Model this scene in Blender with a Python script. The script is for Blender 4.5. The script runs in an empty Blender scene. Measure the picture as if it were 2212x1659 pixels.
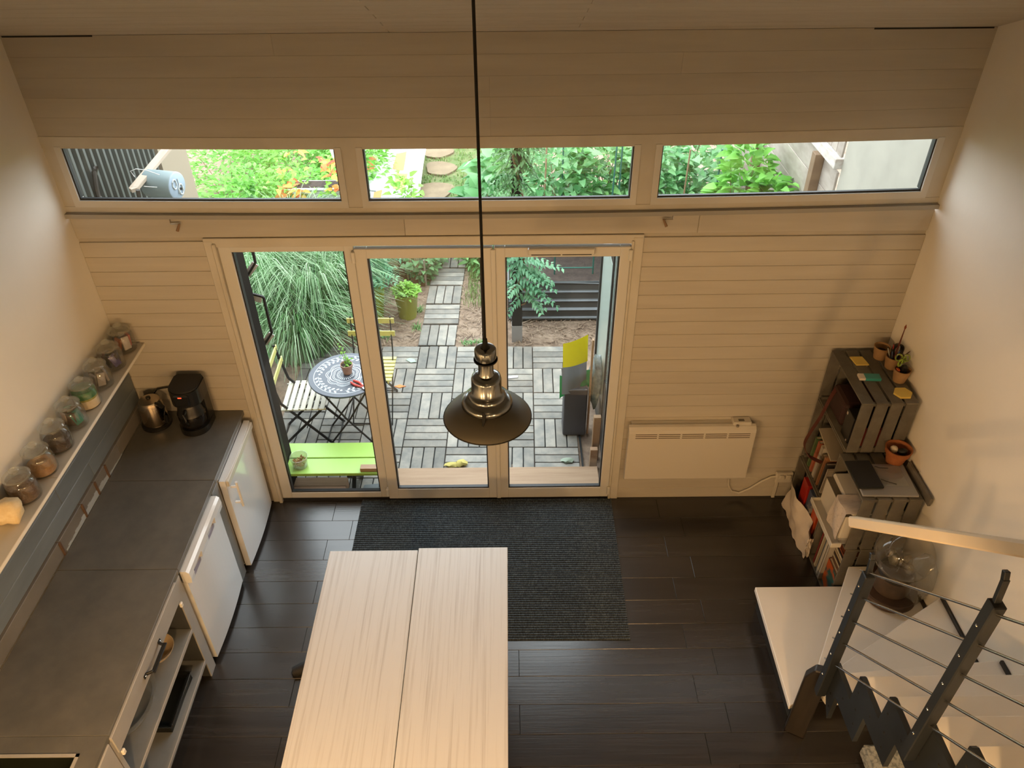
import bpy, bmesh, math, random
from math import pi, sin, cos, radians as R
from mathutils import Vector as V, Matrix as M, noise

SC = bpy.context.scene
COL = SC.collection
rnd = random.Random(7)

# ------------------------------------------------------------------ camera, world, lights, exposure
cam_d = bpy.data.cameras.new('camera')
cam = bpy.data.objects.new('camera', cam_d)
COL.objects.link(cam)
yaw, pitch, roll, fpx = 0.0008, 0.6569, -0.0092, 1696.67
fw = V((sin(yaw) * cos(pitch), cos(yaw) * cos(pitch), -sin(pitch)))
rt0 = V((cos(yaw), -sin(yaw), 0))
up0 = rt0.cross(fw)
rt = rt0 * cos(roll) + up0 * sin(roll)
up = -rt0 * sin(roll) + up0 * cos(roll)
cm = M.Identity(4)
for i in range(3):
    cm[i][0], cm[i][1], cm[i][2] = rt[i], up[i], -fw[i]
cm[0][3], cm[1][3], cm[2][3] = 0.0, -4.2261, 4.3678
cam.matrix_world = cm
cam_d.sensor_fit = 'HORIZONTAL'
cam_d.sensor_width = 36.0
cam_d.lens = 36.0 * fpx / 2212.0
cam_d.clip_start = 0.05
cam_d.clip_end = 200
SC.camera = cam

world = bpy.data.worlds.new('overcast_sky')
SC.world = world
world.use_nodes = True
bgn = world.node_tree.nodes['Background']
bgn.inputs[0].default_value = (0.90, 0.95, 1.0, 1)
bgn.inputs[1].default_value = 6.2


def area_light(name, loc, target, size, power, color, size_y=None):
    d = bpy.data.lights.new(name, 'AREA')
    d.energy, d.color, d.size = power, color, size
    if size_y:
        d.shape, d.size_y = 'RECTANGLE', size_y
    o = bpy.data.objects.new(name, d)
    COL.objects.link(o)
    o.location = loc
    o.rotation_euler = (V(target) - V(loc)).to_track_quat('-Z', 'Y').to_euler()
    return o


def spot_lamp(name, loc, power, color, rad):
    d = bpy.data.lights.new(name, 'POINT')
    d.energy, d.color, d.shadow_soft_size = power, color, rad
    o = bpy.data.objects.new(name, d)
    COL.objects.link(o)
    o.location = loc
    return o


WARM = (1.0, 0.59, 0.25)

for nm, x, pw in (('kitchen_lamp', -1.75, 112), ('ceiling_spot', -.95, 112), ('ceiling_spot', .35, 46), ('stair_spot', 1.15, 104)):
    spot_lamp(nm, (x, -4.08, 2.071), pw, WARM, 0.06)
spot_lamp('landing_fill', (0.3, -5.6, 4.4), 10, WARM, 0.12)  # unseen fill light behind the camera for the ceiling and upper wall
SC.view_settings.view_transform = 'Standard'
SC.view_settings.look = 'None'
SC.view_settings.exposure = 0.0
SC.view_settings.gamma = 1.0
SC.view_settings.use_curve_mapping = False
SC.cycles.use_denoising = True
SC.cycles.max_bounces = 10
SC.cycles.transparent_max_bounces = 24
SC.cycles.diffuse_bounces = 5
SC.cycles.caustics_reflective = False
SC.cycles.caustics_refractive = False
SC.cycles.sample_clamp_indirect = 6.0


# ------------------------------------------------------------------ materials
def nmat(name):
    m = bpy.data.materials.new(name)
    m.use_nodes = True
    nt = m.node_tree
    return m, nt, nt.nodes['Principled BSDF']


def mat(name, c, rough=0.6, metal=0.0, c2=None, scale=(8, 8, 8), detail=4, lo=0.35, hi=0.65, bump=0.0, bscale=None, vary=0.0, spec=None, coat=0.0, emit=None):
    """principled material; c2 = second colour mixed by stretched noise; vary = value change from piece to piece"""
    m, nt, b = nmat(name)
    L = nt.links.new
    b.inputs['Roughness'].default_value = rough
    b.inputs['Metallic'].default_value = metal
    if spec is not None:
        b.inputs['Specular IOR Level'].default_value = spec
    if coat:
        b.inputs['Coat Weight'].default_value = coat
    b.inputs['Base Color'].default_value = (*c, 1)
    if emit:
        b.inputs['Emission Color'].default_value = (*emit[0], 1)
        b.inputs['Emission Strength'].default_value = emit[1]
    tc = mp = None
    if c2 or bump:
        tc = nt.nodes.new('ShaderNodeTexCoord')
        mp = nt.nodes.new('ShaderNodeMapping')
        mp.inputs['Scale'].default_value = scale
        L(tc.outputs['Object'], mp.inputs['Vector'])
    src = None
    if c2:
        n = nt.nodes.new('ShaderNodeTexNoise')
        n.inputs['Scale'].default_value = 1.0
        n.inputs['Detail'].default_value = detail
        n.inputs['Roughness'].default_value = 0.6
        L(mp.outputs[0], n.inputs['Vector'])
        r = nt.nodes.new('ShaderNodeValToRGB')
        r.color_ramp.elements[0].position, r.color_ramp.elements[1].position = lo, hi
        r.color_ramp.elements[0].color, r.color_ramp.elements[1].color = (*c, 1), (*c2, 1)
        L(n.outputs['Fac'], r.inputs['Fac'])
        src = r.outputs['Color']
    if vary:
        oi = nt.nodes.new('ShaderNodeObjectInfo')
        mr = nt.nodes.new('ShaderNodeMapRange')
        mr.inputs['To Min'].default_value, mr.inputs['To Max'].default_value = 1 - vary, 1 + vary
        L(oi.outputs['Random'], mr.inputs['Value'])
        hs = nt.nodes.new('ShaderNodeHueSaturation')
        hs.inputs['Color'].default_value = (*c, 1)
        if src:
            L(src, hs.inputs['Color'])
        L(mr.outputs[0], hs.inputs['Value'])
        src = hs.outputs['Color']
        if c2:
            ad = nt.nodes.new('ShaderNodeVectorMath')
            ad.operation = 'ADD'
            sc = nt.nodes.new('ShaderNodeMath')
            sc.operation = 'MULTIPLY'
            sc.inputs[1].default_value = 37.0
            L(oi.outputs['Random'], sc.inputs[0])
            L(tc.outputs['Object'], ad.inputs[0])
            L(sc.outputs[0], ad.inputs[1])
            L(ad.outputs[0], mp.inputs['Vector'])
    if src:
        L(src, b.inputs['Base Color'])
    if bump:
        n2 = nt.nodes.new('ShaderNodeTexNoise')
        n2.inputs['Scale'].default_value = 1.0
        n2.inputs['Detail'].default_value = 6
        if bscale:
            mp2 = nt.nodes.new('ShaderNodeMapping')
            mp2.inputs['Scale'].default_value = bscale
            L(tc.outputs['Object'], mp2.inputs['Vector'])
            L(mp2.outputs[0], n2.inputs['Vector'])
        else:
            L(mp.outputs[0], n2.inputs['Vector'])
        bp = nt.nodes.new('ShaderNodeBump')
        bp.inputs['Strength'].default_value = bump
        bp.inputs['Distance'].default_value = 0.01
        L(n2.outputs['Fac'], bp.inputs['Height'])
        L(bp.outputs[0], b.inputs['Normal'])
    return m


def glass(name, tint=(0.96, 0.98, 0.97), rough=0.0, ior=1.45, boost=0.0, haze=0.0, hazec=(.6, .6, .56)):
    m = bpy.data.materials.new(name)
    m.use_nodes = True
    nt = m.node_tree
    nt.nodes.clear()
    o = nt.nodes.new('ShaderNodeOutputMaterial')
    t = nt.nodes.new('ShaderNodeBsdfTransparent')
    t.inputs[0].default_value = (*tint, 1)
    g = nt.nodes.new('ShaderNodeBsdfGlossy')
    g.inputs['Roughness'].default_value = rough
    # Schlick reflectance, the same from both sides of a thin pane
    lw = nt.nodes.new('ShaderNodeLayerWeight')
    lw.inputs[0].default_value = 0.5
    pw = nt.nodes.new('ShaderNodeMath')
    pw.operation = 'POWER'
    pw.inputs[1].default_value = 5.0
    ma = nt.nodes.new('ShaderNodeMath')
    ma.operation = 'MULTIPLY_ADD'
    r0 = ((ior - 1) / (ior + 1)) ** 2 + boost
    ma.inputs[1].default_value, ma.inputs[2].default_value = 1 - r0, r0
    x = nt.nodes.new('ShaderNodeMixShader')
    nt.links.new(lw.outputs['Facing'], pw.inputs[0])
    nt.links.new(pw.outputs[0], ma.inputs[0])
    nt.links.new(ma.outputs[0], x.inputs[0])
    nt.links.new(t.outputs[0], x.inputs[1])
    nt.links.new(g.outputs[0], x.inputs[2])
    if haze:
        d = nt.nodes.new('ShaderNodeBsdfDiffuse')
        d.inputs[0].default_value = (*hazec, 1)
        x2 = nt.nodes.new('ShaderNodeMixShader')
        x2.inputs[0].default_value = haze
        nt.links.new(x.outputs[0], x2.inputs[1])
        nt.links.new(d.outputs[0], x2.inputs[2])
        x = x2
    nt.links.new(x.outputs[0], o.inputs[0])
    return m


def leafmat(name, c, c2, rough=0.45, trans=0.35):
    """leaf: colour varies from leaf to leaf (vertex attribute 'tone'), some light passes through"""
    m, nt, b = nmat(name)
    L = nt.links.new
    at = nt.nodes.new('ShaderNodeAttribute')
    at.attribute_name = 'tone'
    mx = nt.nodes.new('ShaderNodeMix')
    mx.data_type = 'RGBA'
    mx.inputs[6].default_value, mx.inputs[7].default_value = (*c, 1), (*c2, 1)
    L(at.outputs['Fac'], mx.inputs[0])
    L(mx.outputs[2], b.inputs['Base Color'])
    b.inputs['Roughness'].default_value = rough
    tr = nt.nodes.new('ShaderNodeBsdfTranslucent')
    L(mx.outputs[2], tr.inputs[0])
    ms = nt.nodes.new('ShaderNodeMixShader')
    ms.inputs[0].default_value = trans
    L(b.outputs[0], ms.inputs[1])
    L(tr.outputs[0], ms.inputs[2])
    L(ms.outputs[0], nt.nodes['Material Output'].inputs[0])
    return m


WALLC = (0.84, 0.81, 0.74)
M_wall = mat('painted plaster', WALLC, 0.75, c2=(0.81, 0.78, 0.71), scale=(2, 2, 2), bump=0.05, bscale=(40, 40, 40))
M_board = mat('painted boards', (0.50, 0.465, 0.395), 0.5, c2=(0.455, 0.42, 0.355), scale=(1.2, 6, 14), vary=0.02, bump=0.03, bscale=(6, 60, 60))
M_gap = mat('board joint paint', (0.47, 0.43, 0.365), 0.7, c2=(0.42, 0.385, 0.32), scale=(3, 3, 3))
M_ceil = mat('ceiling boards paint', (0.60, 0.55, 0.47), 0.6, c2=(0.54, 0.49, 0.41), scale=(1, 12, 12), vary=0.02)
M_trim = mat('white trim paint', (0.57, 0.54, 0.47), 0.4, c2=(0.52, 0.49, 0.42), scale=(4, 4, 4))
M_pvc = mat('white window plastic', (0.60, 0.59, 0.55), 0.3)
M_gasket = mat('black rubber gasket', (0.012, 0.012, 0.013), 0.5)
M_ledge = mat('grey ledge paint', (0.34, 0.33, 0.30), 0.6)
M_glass = glass('window glass')
M_plank = mat('dark vinyl plank', (0.017, 0.0145, 0.0135), 0.26, c2=(0.030, 0.026, 0.024), scale=(1.6, 22, 5), detail=6, vary=0.18, spec=0.85, bump=0.05, bscale=(3, 90, 8))
M_sub = mat('sub floor', (0.004, 0.004, 0.004), 0.9)
M_rug = mat('charcoal ribbed mat', (0.035, 0.042, 0.048), 0.95, c2=(0.12, 0.14, 0.15), scale=(160, 70, 40), detail=2, lo=0.42, hi=0.80, spec=0.1)
M_steel = mat('brushed steel', (0.62, 0.60, 0.56), 0.2, 1.0)
M_chrome = mat('chrome', (0.75, 0.74, 0.72), 0.12, 1.0)
M_white = mat('white enamel', (0.74, 0.75, 0.76), 0.13, coat=0.5)
M_whitep = mat('white plastic', (0.58, 0.545, 0.475), 0.4)
M_black = mat('black plastic', (0.010, 0.010, 0.010), 0.3)
M_matblack = mat('matt black', (0.012, 0.012, 0.012), 0.7)
M_grey = mat('light grey cabinet paint', (0.42, 0.41, 0.39), 0.5, c2=(0.36, 0.35, 0.335), scale=(3, 3, 3))
M_greyin = mat('grey shelf paint', (0.23, 0.24, 0.245), 0.55, c2=(0.19, 0.20, 0.205), scale=(4, 4, 4))
M_slab = mat('grey stone worktop', (0.105, 0.105, 0.098), 0.34, c2=(0.135, 0.132, 0.122), scale=(9, 9, 9), detail=8, bump=0.04, bscale=(220, 220, 220))
M_splash = mat('blue grey painted board', (0.17, 0.205, 0.24), 0.35, c2=(0.13, 0.155, 0.18), scale=(3, 1.5, 6), detail=5, vary=0.1)
M_upstand = mat('grey upstand board', (0.20, 0.19, 0.175), 0.5, c2=(0.155, 0.145, 0.13), scale=(3, 3, 3), vary=0.12)
M_cleat = mat('brown wooden cleat', (0.13, 0.075, 0.042), 0.7, c2=(0.09, 0.05, 0.028), scale=(12, 30, 12))
M_caulk = mat('pale grey filler', (0.36, 0.40, 0.43), 0.6)
M_table = mat('whitewashed board', (0.66, 0.66, 0.66), 0.42, c2=(0.46, 0.44, 0.425), scale=(75, 1.3, 75), detail=8, lo=0.50, hi=0.78, bump=0.08, bscale=(60, 3, 60))
M_crate = mat('dark grey brown crate wood', (0.145, 0.132, 0.105), 0.75, c2=(0.105, 0.094, 0.074), scale=(9, 9, 9), vary=0.15, bump=0.15, bscale=(30, 30, 30))
M_darksteel = mat('dark grey painted steel', (0.017, 0.021, 0.026), 0.42, c2=(0.012, 0.014, 0.016), scale=(5, 5, 5))
M_darkwood = mat('dark brown stained wood', (0.022, 0.017, 0.013), 0.5, c2=(0.012, 0.009, 0.007), scale=(30, 30, 3))
M_tread = mat('white laminate tread', (0.86, 0.83, 0.78), 0.35, c2=(0.83, 0.80, 0.74), scale=(3, 3, 3))
M_rail = mat('pale beech handrail', (0.86, 0.74, 0.56), 0.4, c2=(0.80, 0.67, 0.49), scale=(20, 2, 2))
M_bronze = mat('antique nickel lamp metal', (0.235, 0.25, 0.255), 0.2, 1.0)
M_shade = mat('bronze lamp shade', (0.13, 0.12, 0.098), 0.5, 0.7)
M_cord = mat('black cord', (0.008, 0.008, 0.008), 0.7)
M_jar = glass('jar glass', (0.985, 0.99, 0.985), 0.03, 1.5, 0.02, .03)
M_jarlid = glass('thick jar lid glass', (0.95, 0.96, 0.945), 0.05, 1.6, 0.04, .15, (.60, .60, .54))
M_globe = glass('smoky globe glass', (0.95, 0.94, 0.91), 0.03, 1.5, 0.02, .06)
M_poly = glass('clear plastic bag film', (0.95, 0.96, 0.96), 0.08, 1.5, 0.05, .12)
M_terra = mat('terracotta', (0.34, 0.115, 0.035), 0.75, c2=(0.27, 0.085, 0.026), scale=(14, 14, 14))
M_card = mat('brown moulded card pot', (0.36, 0.22, 0.105), 0.85, c2=(0.30, 0.175, 0.08), scale=(20, 20, 20))
M_note = mat('yellow note paper', (0.70, 0.52, 0.115), 0.7)
M_paper = mat('crumpled white paper', (0.66, 0.60, 0.55), 0.8, bump=0.3, bscale=(30, 30, 30))
M_slat_o = mat('weathered deck wood', (0.172, 0.170, 0.158), 0.75, c2=(0.300, 0.278, 0.240), scale=(7, 7, 7), detail=6, vary=0.26, bump=0.25, bscale=(60, 12, 60))
M_tilebase = mat('dark plastic tile base', (0.012, 0.013, 0.013), 0.8)
M_soil = mat('dry garden soil', (0.158, 0.106, 0.074), 0.95, c2=(0.315, 0.231, 0.166), scale=(9, 9, 9), detail=12, bump=0.6, bscale=(40, 40, 40))
M_chip = mat('wood chips and straw', (0.333, 0.250, 0.176), 0.9, c2=(0.204, 0.134, 0.088), scale=(30, 30, 30))
M_darksoil = mat('dark moist soil', (0.030, 0.020, 0.016), 0.95, c2=(0.056, 0.038, 0.030), scale=(18, 18, 18), detail=8, bump=0.7, bscale=(60, 60, 60))
M_sand = mat('sandstone slab', (0.21, 0.155, 0.09), 0.85, c2=(0.16, 0.115, 0.065), scale=(6, 6, 6), bump=0.3, bscale=(30, 30, 30))
M_lime = mat('lime green paint', (0.363, 0.592, 0.118), 0.35, c2=(0.326, 0.555, 0.111), scale=(3, 3, 3))
M_chy = mat('pale yellow slat paint', (0.548, 0.518, 0.163), 0.4)
M_chw = mat('cream slat paint', (0.592, 0.570, 0.459), 0.4)
M_timber = mat('raw pine timber', (0.370, 0.244, 0.148), 0.65, c2=(0.296, 0.181, 0.104), scale=(2, 26, 26), detail=5, bump=0.08)
M_timber2 = mat('brown timber', (0.185, 0.115, 0.063), 0.7, c2=(0.133, 0.078, 0.041), scale=(3, 14, 14))
M_corr = mat('dark corrugated steel', (0.111, 0.122, 0.130), 0.34, 0.5, c2=(0.081, 0.089, 0.092), scale=(3, 3, 3))
M_shed = mat('grey green metal cladding', (0.085, 0.096, 0.089), 0.5, c2=(0.070, 0.078, 0.073), scale=(2, 2, 2))
M_beige = mat('beige render', (0.31, 0.255, 0.185), 0.8)
M_pale = mat('pale render', (0.33, 0.31, 0.26), 0.85, c2=(0.27, 0.255, 0.215), scale=(3, 3, 3), detail=8)
M_fence = mat('weathered fence board', (0.348, 0.303, 0.259), 0.85, c2=(0.244, 0.204, 0.170), scale=(12, 4, 12), vary=0.12)
M_greenpot = mat('lime plastic pot', (0.281, 0.311, 0.044), 0.45)
M_soft = mat('soil in pot', (0.045, 0.030, 0.022), 0.95)
M_post = mat('black painted post', (0.020, 0.019, 0.019), 0.6)
M_gstick = mat('dark green garden cane', (0.03, 0.12, 0.095), 0.5)
M_twig = mat('brown twig', (0.27, 0.17, 0.10), 0.8)
M_yel = mat('yellow plastic sheet', (0.622, 0.562, 0.022), 0.22)
M_silver = mat('silver grey sheet', (0.33, 0.37, 0.42), 0.25, 0.4)
M_gbag = mat('green plastic bag', (0.037, 0.311, 0.126), 0.35)
M_bin = mat('dark grey box plastic', (0.045, 0.043, 0.050), 0.5)
M_pink = mat('pale terracotta pot', (0.385, 0.237, 0.192), 0.7)
M_red = mat('red plastic', (0.52, 0.045, 0.035), 0.35)
L_grass = leafmat('striped ornamental grass', (0.086, 0.230, 0.063), (0.458, 0.584, 0.394), 0.5, 0.3)
L_bright = leafmat('bright green leaves', (0.10, 0.34, 0.035), (0.28, 0.62, 0.13), 0.5, 0.4)
L_mid = leafmat('mid green leaves', (0.06, 0.23, 0.045), (0.25, 0.50, 0.17), 0.4, 0.35)
L_bean = leafmat('pale bean leaves', (0.075, 0.27, 0.085), (0.29, 0.56, 0.25), 0.4, 0.4)
L_fern = leafmat('blue green compound leaves', (0.084, 0.270, 0.144), (0.236, 0.489, 0.287), 0.45, 0.3)
L_ivy = leafmat('ivy leaves', (0.042, 0.152, 0.042), (0.169, 0.337, 0.135), 0.4, 0.25)
L_autumn = leafmat('autumn leaves', (0.608, 0.059, 0.034), (0.759, 0.591, 0.135), 0.5, 0.4)
L_lime = leafmat('lime herb leaves', (0.15, 0.40, 0.035), (0.34, 0.60, 0.10), 0.5, 0.4)
L_lawn = leafmat('lawn grass', (0.084, 0.186, 0.034), (0.236, 0.355, 0.101), 0.6, 0.3)


def flat(name, c, rough=0.55, **k):
    return mat(name, c, rough, **k)


# ------------------------------------------------------------------ mesh helpers
class MB:
    def __init__(s):
        s.b = bmesh.new()

    def _smooth(s, faces, on):
        if on:
            for f in faces:
                f.smooth = True

    def box(s, x0, x1, y0, y1, z0, z1, bev=0.0, mtx=None, seg=1):
        c = V(((x0 + x1) / 2, (y0 + y1) / 2, (z0 + z1) / 2))
        mt = M.Translation(c) @ M.Diagonal((abs(x1 - x0), abs(y1 - y0), abs(z1 - z0), 1))
        if mtx is not None:
            mt = mtx @ mt
        r = bmesh.ops.create_cube(s.b, size=1.0, matrix=mt)
        if bev:
            es = list({e for v in r['verts'] for e in v.link_edges})
            bmesh.ops.bevel(s.b, geom=es, offset=bev, segments=seg, profile=0.5, affect='EDGES')
        return s

    def bar(s, p, q, w, h=None, bev=0.0, upv=(0, 0, 1)):
        """square bar from p to q, w wide, h along the up direction"""
        p, q = V(p), V(q)
        d = q - p
        z = d.normalized()
        u = V(upv)
        if abs(z.dot(u)) > 0.98:
            u = V((1, 0, 0))
        x = u.cross(z).normalized()
        y = z.cross(x)
        m = M(((x.x, y.x, z.x, 0), (x.y, y.y, z.y, 0), (x.z, y.z, z.z, 0), (0, 0, 0, 1)))
        m = M.Translation((p + q) / 2) @ m
        h = h or w
        return s.box(-w / 2, w / 2, -h / 2, h / 2, -d.length / 2, d.length / 2, bev, m)

    def tube(s, pts, r, n=8, cap=True, smooth=True):
        """round tube along points; r a number or a list"""
        pts = [V(p) for p in pts]
        rs = r if isinstance(r, (list, tuple)) else [r] * len(pts)
        rings = []
        for i, p in enumerate(pts):
            t = (pts[min(i + 1, len(pts) - 1)] - pts[max(i - 1, 0)]).normalized()
            u = V((0, 0, 1)) if abs(t.z) < 0.95 else V((1, 0, 0))
            x = u.cross(t).normalized()
            y = t.cross(x)
            rings.append([s.b.verts.new(p + (x * cos(a) + y * sin(a)) * rs[i]) for a in [2 * pi * k / n for k in range(n)]])
        fs = []
        for a, b in zip(rings, rings[1:]):
            for k in range(n):
                fs.append(s.b.faces.new((a[k], a[(k + 1) % n], b[(k + 1) % n], b[k])))
        s._smooth(fs, smooth)
        if cap:
            s.b.faces.new(list(reversed(rings[0])))
            s.b.faces.new(rings[-1])
        return s

    def lathe(s, prof, n=32, mtx=None, smooth=True, sx=1.0):
        """revolve (r, z) profile about z"""
        rings = []
        for r, z in prof:
            if r < 1e-6:
                v = V((0, 0, z))
                rings.append([s.b.verts.new(mtx @ v if mtx else v)])
            else:
                ring = []
                for k in range(n):
                    a = 2 * pi * k / n
                    v = V((r * cos(a) * sx, r * sin(a), z))
                    ring.append(s.b.verts.new(mtx @ v if mtx else v))
                rings.append(ring)
        fs = []
        for a, b in zip(rings, rings[1:]):
            if len(a) == 1 and len(b) == 1:
                continue
            for k in range(n):
                k2 = (k + 1) % n
                if len(a) == 1:
                    fs.append(s.b.faces.new((a[0], b[k2], b[k])))
                elif len(b) == 1:
                    fs.append(s.b.faces.new((a[k], a[k2], b[0])))
                else:
                    fs.append(s.b.faces.new((a[k], a[k2], b[k2], b[k])))
        s._smooth(fs, smooth)
        return s

    def prism(s, poly, h0, h1, axis='z', mtx=None):
        """extrude polygon [(a,b)...] between h0 and h1 along axis"""
        def mk(a, b, h):
            v = V((a, b, h)) if axis == 'z' else (V((h, a, b)) if axis == 'x' else V((a, h, b)))
            return s.b.verts.new(mtx @ v if mtx else v)
        lo = [mk(a, b, h0) for a, b in poly]
        hi = [mk(a, b, h1) for a, b in poly]
        n = len(poly)
        for k in range(n):
            s.b.faces.new((lo[k], lo[(k + 1) % n], hi[(k + 1) % n], hi[k]))
        s.b.faces.new(list(reversed(lo)))
        s.b.faces.new(hi)
        return s

    def grid(s, f, nu, nv, smooth=True):
        """surface from f(u,v) with u,v in 0..1"""
        vs = [[s.b.verts.new(f(i / nu, j / nv)) for j in range(nv + 1)] for i in range(nu + 1)]
        fs = [s.b.faces.new((vs[i][j], vs[i + 1][j], vs[i + 1][j + 1], vs[i][j + 1])) for i in range(nu) for j in range(nv)]
        s._smooth(fs, smooth)
        return s

    def blob(s, c, r, seed=0, amp=0.25, sub=2, fr=2.0):
        mt = M.Translation(c) @ M.Diagonal((r[0], r[1], r[2], 1))
        q = bmesh.ops.create_icosphere(s.b, subdivisions=sub, radius=1.0, matrix=mt)
        off = V((seed * 3.1, seed * 1.7, seed * 0.9))
        for v in q['verts']:
            d = v.co - V(c)
            k = noise.noise(V((d.x / r[0], d.y / r[1], d.z / r[2])) * fr + off)
            v.co = V(c) + d * (1 + amp * k)
        s._smooth({f for v in q['verts'] for f in v.link_faces}, True)
        return s


WM = {}


def _link(name, me, parent=None):
    o = bpy.data.objects.new(name, me)
    COL.objects.link(o)
    if parent:
        o.parent = parent
    return o


def build(name, mb, m, parent=None, local=False, sharp=40, kind=None, label=None, origin=None):
    bm = mb.b
    bmesh.ops.recalc_face_normals(bm, faces=bm.faces)
    loc = None
    if parent is not None:
        W = WM.get(parent, M.Identity(4))
        if not local:
            bm.transform(W.inverted())
        w = W
    else:
        lo = V((min(v.co.x for v in bm.verts), min(v.co.y for v in bm.verts), min(v.co.z for v in bm.verts)))
        hi = V((max(v.co.x for v in bm.verts), max(v.co.y for v in bm.verts), max(v.co.z for v in bm.verts)))
        loc = V(((lo.x + hi.x) / 2, (lo.y + hi.y) / 2, lo.z)) if origin is None else V(origin)
        bm.transform(M.Translation(-loc))
        w = M.Translation(loc)
    me = bpy.data.meshes.new(name)
    anysm = any(f.smooth for f in bm.faces)
    bm.to_mesh(me)
    bm.free()
    if anysm:
        me.set_sharp_from_angle(angle=R(sharp))
    for x in (m if isinstance(m, (list, tuple)) else [m]):
        me.materials.append(x)
    o = _link(name, me, parent)
    if loc is not None:
        o.location = loc
    WM[o] = w
    if kind:
        o['kind'] = kind
    if label:
        o['label'] = label
    return o


def tag(o, label, cat, group=None):
    o['label'], o['category'] = label, cat
    if group:
        o['group'] = group
    return o


def thing(name, label, cat, loc=(0, 0, 0), rz=0.0, group=None, tilt=None):
    o = bpy.data.objects.new(name, None)
    COL.objects.link(o)
    o.empty_display_size = 0.1
    o.location = loc
    o.rotation_euler = tilt if tilt else (0, 0, rz)
    WM[o] = M.Translation(loc) @ o.rotation_euler.to_matrix().to_4x4()
    return tag(o, label, cat, group)


def empty(name, loc=(0, 0, 0), parent=None, kind=None):
    o = bpy.data.objects.new(name, None)
    COL.objects.link(o)
    o.empty_display_size = 0.1
    if parent:
        o.parent = parent
        o.location = WM[parent].inverted() @ V(loc)
    else:
        o.location = loc
    WM[o] = M.Translation(loc)
    if kind:
        o['kind'] = kind
    return o


def dup(root, loc, rz, label, group=None):
    r = root.copy()
    COL.objects.link(r)
    r.location = loc
    r.rotation_euler = (0, 0, rz)
    r['label'] = label
    if group:
        r['group'] = group

    def kids(a, b):
        for ch in list(a.children):
            c = ch.copy()
            COL.objects.link(c)
            c.parent = b
            kids(ch, c)
    kids(root, r)
    return r


def struct(name, mb, m, parent=None, **k):
    o = build(name, mb, m, parent, **k)
    if parent is None:
        o['kind'] = 'structure'
    return o


# leaves: each leaf a folded blade of 4 triangles, colour tone per leaf
def leaves(name, items, m, parent, fold=0.25, droop=0.25):
    """items: (pos, dir, up, length, width, tone)"""
    vs, fs, tn = [], [], []
    for p, d, u, ln, w, t in items:
        p, d, u = V(p), V(d).normalized(), V(u)
        sd = d.cross(u)
        if sd.length < 1e-4:
            sd = V((1, 0, 0))
        sd.normalize()
        n = sd.cross(d)
        b = len(vs)
        m1 = p + d * ln * .28
        m2 = p + d * ln * .66 - n * ln * droop * .35
        tip = p + d * ln - n * ln * droop
        up_ = n * w * fold
        vs += [p, m1 + sd * w * .48 + up_, m1, m1 - sd * w * .48 + up_, m2 + sd * w * .34 + up_ * .7, m2, m2 - sd * w * .34 + up_ * .7, tip]
        fs += [(b, b + 1, b + 2), (b, b + 2, b + 3), (b + 1, b + 4, b + 5, b + 2), (b + 2, b + 5, b + 6, b + 3), (b + 4, b + 7, b + 5), (b + 5, b + 7, b + 6)]
        tn += [t] * 8
    Wi = WM.get(parent, M.Identity(4)).inverted() if parent else M.Identity(4)
    me = bpy.data.meshes.new(name)
    me.from_pydata([Wi @ v for v in vs], [], fs)
    a = me.attributes.new('tone', 'FLOAT', 'POINT')
    a.data.foreach_set('value', tn)
    me.materials.append(m)
    me.polygons.foreach_set('use_smooth', [True] * len(fs))
    o = _link(name, me, parent)
    o['kind'] = 'stuff'
    WM[o] = WM.get(parent, M.Identity(4))
    return o


def blades(name, items, m, parent, seg=6):
    """grass blades; items: (root, lean dir, height, reach, width, tone)"""
    vs, fs, tn = [], [], []
    for p, d, h, reach, w, t in items:
        p, d = V(p), V((d[0], d[1], 0)).normalized()
        sd = V((-d.y, d.x, 0))
        b = len(vs)
        for i in range(seg + 1):
            s = i / seg
            q = p + d * reach * s ** 2.0 + V((0, 0, h * (1.85 * s - 1.12 * s ** 2.3)))
            ww = w * (1 - 0.85 * s ** 2) * 0.5
            vs += [q - sd * ww, q + sd * ww]
            tn += [t, t]
        for i in range(seg):
            fs.append((b + 2 * i, b + 2 * i + 1, b + 2 * i + 3, b + 2 * i + 2))
    Wi = WM.get(parent, M.Identity(4)).inverted() if parent else M.Identity(4)
    me = bpy.data.meshes.new(name)
    me.from_pydata([Wi @ v for v in vs], [], fs)
    a = me.attributes.new('tone', 'FLOAT', 'POINT')
    a.data.foreach_set('value', tn)
    me.materials.append(m)
    me.polygons.foreach_set('use_smooth', [True] * len(fs))
    o = _link(name, me, parent)
    o['kind'] = 'stuff'
    WM[o] = WM.get(parent, M.Identity(4))
    return o


def rdir(zmin=-0.3, zmax=0.8):
    a = rnd.uniform(0, 2 * pi)
    return V((cos(a), sin(a), rnd.uniform(zmin, zmax)))


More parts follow.
